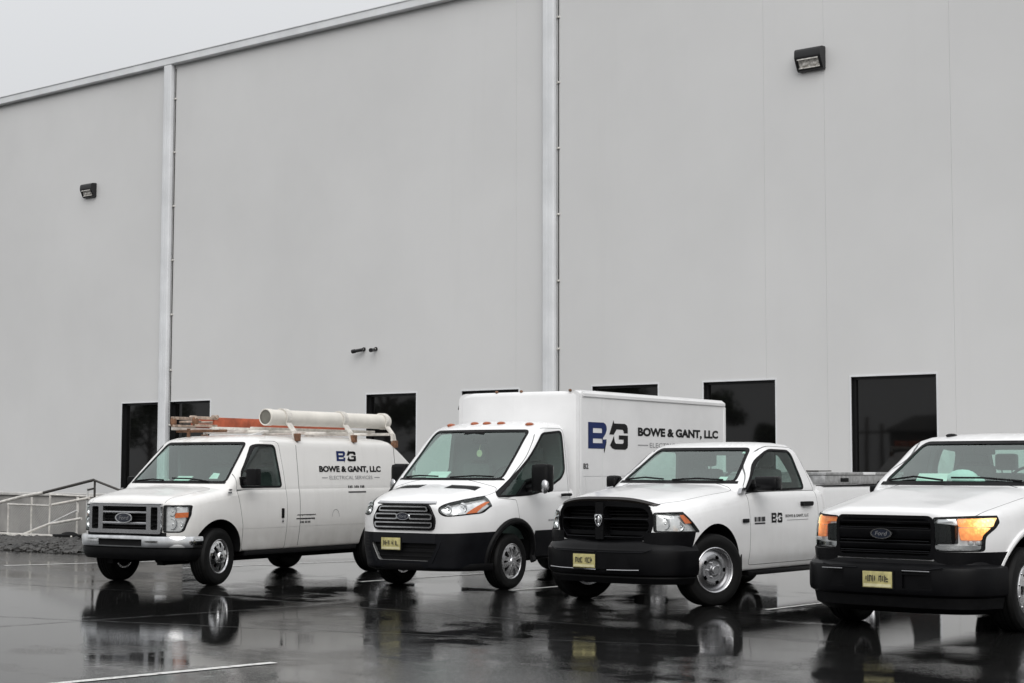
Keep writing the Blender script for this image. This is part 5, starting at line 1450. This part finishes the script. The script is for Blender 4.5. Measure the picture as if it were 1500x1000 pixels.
        b = MB(); b.prism('y', rpoly(P([(.50, .845), (.695, .850), (.695, 1.025), (.50, 1.040)] if s > 0 else [(.50, .845), (.63, .850), (.63, 1.012), (.50, 1.020)]), .012, 3), -.915, -.78); bo = b.obj('headlamp_block', ('black_gloss',), h)
        MB().prism('y', rpoly(P([(.54, .87), (.61, .87), (.61, 1.0), (.54, 1.0)]), .01, 3), -.920, -.91).obj('projector', ('black_plastic',), bo)
        MB().sweep([(-.02, .80), (.004, .80), (.006, .835), (-.02, .835)], [(P([(.865, 0)])[0][0], -.69), (P([(.72, 0)])[0][0], -.85), (P([(.50, 0)])[0][0], -.945)][::(-1 if s > 0 else 1)]).obj('chrome_foot', ('chrome',), h)
        for x, yy in ((.78, -.80), (.835, -.745)): MB().box(*sorted((s * x - .022, s * x + .022)), yy, yy + .05, .842, .880, b=.006).obj('small_lamp', ('reflector',), h)
    gp = rpoly([(-.50, .70), (.50, .70), (.56, .76), (.51, .80), (.51, 1.06), (.46, 1.108), (-.46, 1.108), (-.51, 1.06), (-.51, .80), (-.56, .76)], [.05, .05, .02, .03, .03, .03, .03, .03, .03, .02], 4)
    v.cuts.append((MB().prism('y', grow(gp, -.004), -1.4, -.72), DIFF))
    doors = v.assemble()
    for d, s in zip(doors[:2], (1, -1)):
        MB().prism('x', rpoly([(1.55, 1.06), (1.80, 1.06), (1.80, 1.11), (1.55, 1.11)], .02), *sorted((s * .995, s * 1.04))).obj('handle', ('black_plastic',), d, 50)
    inner = rpoly([(-.455, .735), (.455, .735), (.475, .80), (.475, 1.045), (.44, 1.075), (-.44, 1.075), (-.475, 1.045), (-.475, .80)], .03, 4)
    g = obj('grille', dress(boolean(solid(MB().prism('y', gp, -1.01, -.85)), [(MB().prism('y', inner, -2, 2), DIFF)]), ('black_bumper',), 30), v.root)
    MB().box(-.49, .49, -.88, -.86, .72, 1.09).obj('grille_back', ('dark_trim',), g)
    for z, hh in ((1.035, .050), (.930, .11), (.815, .070), (.75, .03)):
        MB().prism('x', rpoly([(-.90, z - hh / 2), (-1.0, z - hh / 2 + .012), (-1.012, z + hh / 2 - .010), (-1.002, z + hh / 2), (-.90, z + hh / 2)], .006, 3), -.474, .474).obj('bar', ('black_bumper',), g)
    for z in (1.064, .990, .868, .775):
        MB().tube([(-.46, -1.008, z), (.46, -1.008, z)], .0042, 5).obj('bar_edge', ('grey_cladding',), g)
    oval_badge(v, 0, -1.015, .935, .112, .050, 'chrome', 'Ford', parent=g)
    half = [(0, -1.06, 0), (.58, -1.04, .4), (.92, -.84, .26), (1.01, -.47, 0)]
    sec = [(-.20, .36), (-.05, .35), (-.01, .375), (.0, .41), (.0, .60), (-.008, .628), (-.03, .645), (-.055, .66), (-.065, .69), (-.20, .695)]
    bm = MB().sweep(sec, plan(half))
    cuts = [(MB().box(a, b, -1.4, -1.03, .575, .588), DIFF) for a, b in ((-.62, -.40), (.22, .50))] + [(MB().box(a, b, -1.4, -1.025, .43, .56), DIFF) for a, b in ((-.62, -.40), (.22, .50))]
    bu = obj('bumper', dress(boolean(solid(bm), cuts), ('black_bumper',), 28), v.root)
    for a, b in ((-.62, -.40), (.22, .50)): MB().box(a, b, -1.058, -1.03, .590, .600, b=.003).obj('slot_highlight', ('dull_chrome',), bu)  # pale bars imitate the highlight along the tow hook slots
    MB().sweep([(-.05, .69), (-.02, .70), (-.03, .775), (-.12, .785), (-.12, .69)], plan([(.0, -.94, 0), (.52, -.93, .2), (.84, -.74, .2), (.96, -.50, 0)])).obj('bumper_filler', ('black_bumper',), bu)
    for s in (1, -1): v.skin('bumper_end', prism('x', [(-1.3, .40), (-1.3, .776), (-.40, .776), (-.54, .40)], *sorted((s * .50, s * 1.3))), ('black_bumper',), .014, bu)
    MB().sweep([(-.22, .20), (-.16, .195), (-.07, .25), (-.05, .352), (-.22, .352)], plan(half)).obj('air_dam', ('black_plastic',), bu)
    for s in (1, -1): MB().tube([(s * .62, -1.025, .635), (s * .50, -1.048, .615), (s * .25, -1.058, .61)], .006, 6).obj('bumper_crease', ('grey_cladding',), bu)
    bend(g, .05, .5)
    plate(v, -.02, -1.075, .505, marks=4)
    for y, st in ((0, 0), (3.55, 0)):
        for s in (1, -1): wheel(v.root, 'alloy', s * .87, y, .40, .265, .235, st)
        axle(v, y, .40)
    chassis(v, -.7, 5.3, .55, .34, .56)
    seats(v, 1.75, .95, (.44, -.44), .64); seats(v, 2.5, .95, (.40, -.40), .55); dash(v, .76, 1.20, 1.18, 1.395, .85, .42)
    rear_mirror(v, 1.24, 1.73, .02)
    wiper(v, [(-.76, 1.412), (-.46, 1.45), (-.10, 1.415)]); wiper(v, [(-.02, 1.44), (.30, 1.44), (.70, 1.41)])
    v.skin('cowl', prism('y', [(-.86, 1.375), (.86, 1.375), (.85, 1.41), (-.85, 1.41)], -.2, .90), ('dark_trim',), .004)
    for s in (1, -1):
        m = MB(); m.prism('x', rpoly([(.64, 1.27), (.92, 1.27), (.92, 1.40), (.78, 1.42)], .02), *sorted((s * .945, s * .972)))
        m.tube([(s * .95, .86, 1.31), (s * (1.08 if s > 0 else .99), .84, 1.32)], .042, 8)
        mo = m.obj('mirror', ('black_plastic',), v.root, 45)
        w = 1.30 if s > 0 else 1.07
        MB().box(*sorted((s * (1.02 if s > 0 else .96), s * w)), .76, .92, 1.28, 1.44 if s > 0 else 1.37, b=.045 if s > 0 else .03).obj('mirror_shell', ('black_plastic',), mo, 60)
        MB().box(*sorted((s * (1.05 if s > 0 else .975), s * (w - .02))), .919, .924, 1.30, 1.41 if s > 0 else 1.35).obj('mirror_glass', ('chrome',), mo)
        # raised wheel-arch lip
        pts = []
        for k in range(21):
            a = math.radians(2 + 176 * k / 20); y, z = .54 * math.cos(a), .42 + .54 * math.sin(a)
            h = v.ref.bvh.ray_cast(Vector((s * 3, y, z)), Vector((-s, 0, 0))); pts.append(((h[0].x if h[0] and abs(h[0].x) > .8 else s) * 1.0, y, z))
        MB().tube(pts, .026, 8).obj('arch_lip', (v.paint,), v.root)
    for x in (-.46, .46):
        h = v.ref.bvh.ray_cast(Vector((x, 1.50, 3)), Vector((0, 0, -1))); p = h[0]
        MB().ball((p.x, p.y, p.z + .006), (.055, .09, .022), seg=12, rings=6).obj('roof_marker', ('dark_trim',), v.root)
    Y0, Y1, Wb, Zr = 3.09, 5.0, .99, 1.33
    bd = MB().prism('y', rpoly([(-.93, .50), (.93, .50), (Wb + .01, .70), (Wb + .012, 1.0), (Wb - .01, Zr - .04), (Wb - .03, Zr), (-Wb + .03, Zr), (-Wb + .01, Zr - .04), (-Wb - .012, 1.0), (-Wb - .01, .70)], [.05, .05, .1, .2, .05, .03, .03, .05, .2, .1], 4), Y0, Y1)
    bme = boolean(solid(bd), [(MB().box(-.86, .86, Y0 + .06, Y1 - .05, .62, 2), DIFF), (cyl_x(.62, 1.3, 3.55, .42, .51), DIFF), (cyl_x(-1.3, -.62, 3.55, .42, .51), DIFF)])
    obj('cargo_bed', dress(bme, (v.paint,), 35), v.root)
    M = Matrix.Translation((-7.085, 15.387, 0)) @ Matrix.Rotation(-.022, 4, 'Z')
    c = MB(); c.ball((0, 0, .05), (.17, .12, .10), seg=14, rings=9); c.ball((.13, .03, .03), (.10, .09, .05), seg=12, rings=7)
    co = c.obj('cap', ('cloth_pale',), None, 60, label='pale cloth cap lying on the dashboard of the amber lamped pickup', cat='cap')
    co.location = M @ Vector((-.10, .98, 1.39))
    p = MB().box(-.16, .16, -.10, .10, 0, .015, b=.003).obj('paper', ('paper_white',), None, label='white paper on the left of the amber lamped pickup dashboard', cat='paper')
    p.location = M @ Vector((-.40, .90, 1.44)); p.rotation_euler = (.45, 0, .2)
make_pickup_amber()

# ------------------------------------------------------------------ across the yard, seen only in the window panes
def tree(x, y, h, seed, label):
    rg = np.random.default_rng(seed)
    t = empty('tree', (x, y, 0), 0, label, 'tree', 'trees across the yard')
    tr = MB(); tr.tube([(0, 0, -.1), (.1, .05, h * .25), (.05, .1, h * .5), (.15, 0, h * .8)], [.28, .22, .15, .05], 9)
    cl = []
    for k in range(16):
        a = rg.uniform(0, 6.28); zz = rg.uniform(.32, .95) * h; rr = rg.uniform(.4, 1) * h * .30 * (1.15 - abs(zz / h - .55))
        c = np.array([math.cos(a) * rr, math.sin(a) * rr, zz]); cl.append((c, rg.uniform(.08, .15) * h))
        tr.tube([(0, 0, zz * .6), tuple(c * np.array([.5, .5, .85])), tuple(c)], [.08, .05, .02], 5)
    tr.obj('trunk', ('bark',), t)
    n = 260; V = []; F = []
    for c, r in cl:
        d = rg.normal(size=(n, 3)); d /= np.linalg.norm(d, axis=1)[:, None]
        p = c + d * r * rg.uniform(.35, 1.0, (n, 1)) * np.array([1, 1, .8])
        u = rg.normal(size=(n, 3)); u /= np.linalg.norm(u, axis=1)[:, None]; w = np.cross(u, rg.normal(size=(n, 3))); w /= np.linalg.norm(w, axis=1)[:, None]
        s = rg.uniform(.10, .22, (n, 1)); o = len(V)
        q4 = np.stack([p - u * s, p + w * s * .5, p + u * s, p - w * s * .5], 1).reshape(-1, 3); V += q4.tolist()
        F += [(o + 4 * i, o + 4 * i + 1, o + 4 * i + 2, o + 4 * i + 3) for i in range(n)]
    mb = MB(); mb.add(V, F); mb.obj('crown', ('leaf_green',), t)
tree(-47.5, -25, 4.0, 1, 'small bushy green tree across the yard nearest the grey shed')
tree(-51.8, -25, 6.4, 2, 'middle sized green tree behind the small bushy tree across the yard')
tree(-60, -26, 8.5, 3, 'broad green tree between the middle sized tree and the far row')
tree(-70, -26, 9.5, 4, 'first tall tree of the far row across the yard')
tree(-77.5, -25, 9.0, 5, 'second tall tree of the far row across the yard')
tree(-88, -26, 10.5, 6, 'third and tallest tree of the far row across the yard')
tree(-104, -26, 10.5, 8, 'last tree at the far end of the yard')
sh = empty('shed', (-36, -33, 0), 0, 'low grey shed across the yard seen mirrored in the right window', 'building')
MB().box(-6.6, 7, -5, 3, 0, 3.7).obj('wall', ('far_wall',), sh)
MB().prism('x', [(-5.4, 3.7), (3.4, 3.7), (-1, 4.7)], -6.9, 7.3).obj('roof', ('old_pipe',), sh)
MB().box(-3, .5, 3.0, 3.06, 0, 2.8).obj('door', ('concrete',), sh)
for x, lab in ((-43.6, 'upright wooden utility pole across the yard beside the grey shed'), (-44.6, 'leaning wooden utility pole across the yard next to the bushy tree')):
    p = empty('utility_pole', (x, -31, 0), 0, lab, 'pole')
    MB().tube([(0, 0, -.1), (.12 if x < -44 else 0, 0, 4.6 if x < -44 else 4.2)], [.13, .09], 10).obj('post', ('pole_wood',), p)
    MB().box(-.6, .6, -.06, .06, 3.6, 3.72).obj('cross_arm', ('pole_wood',), p)
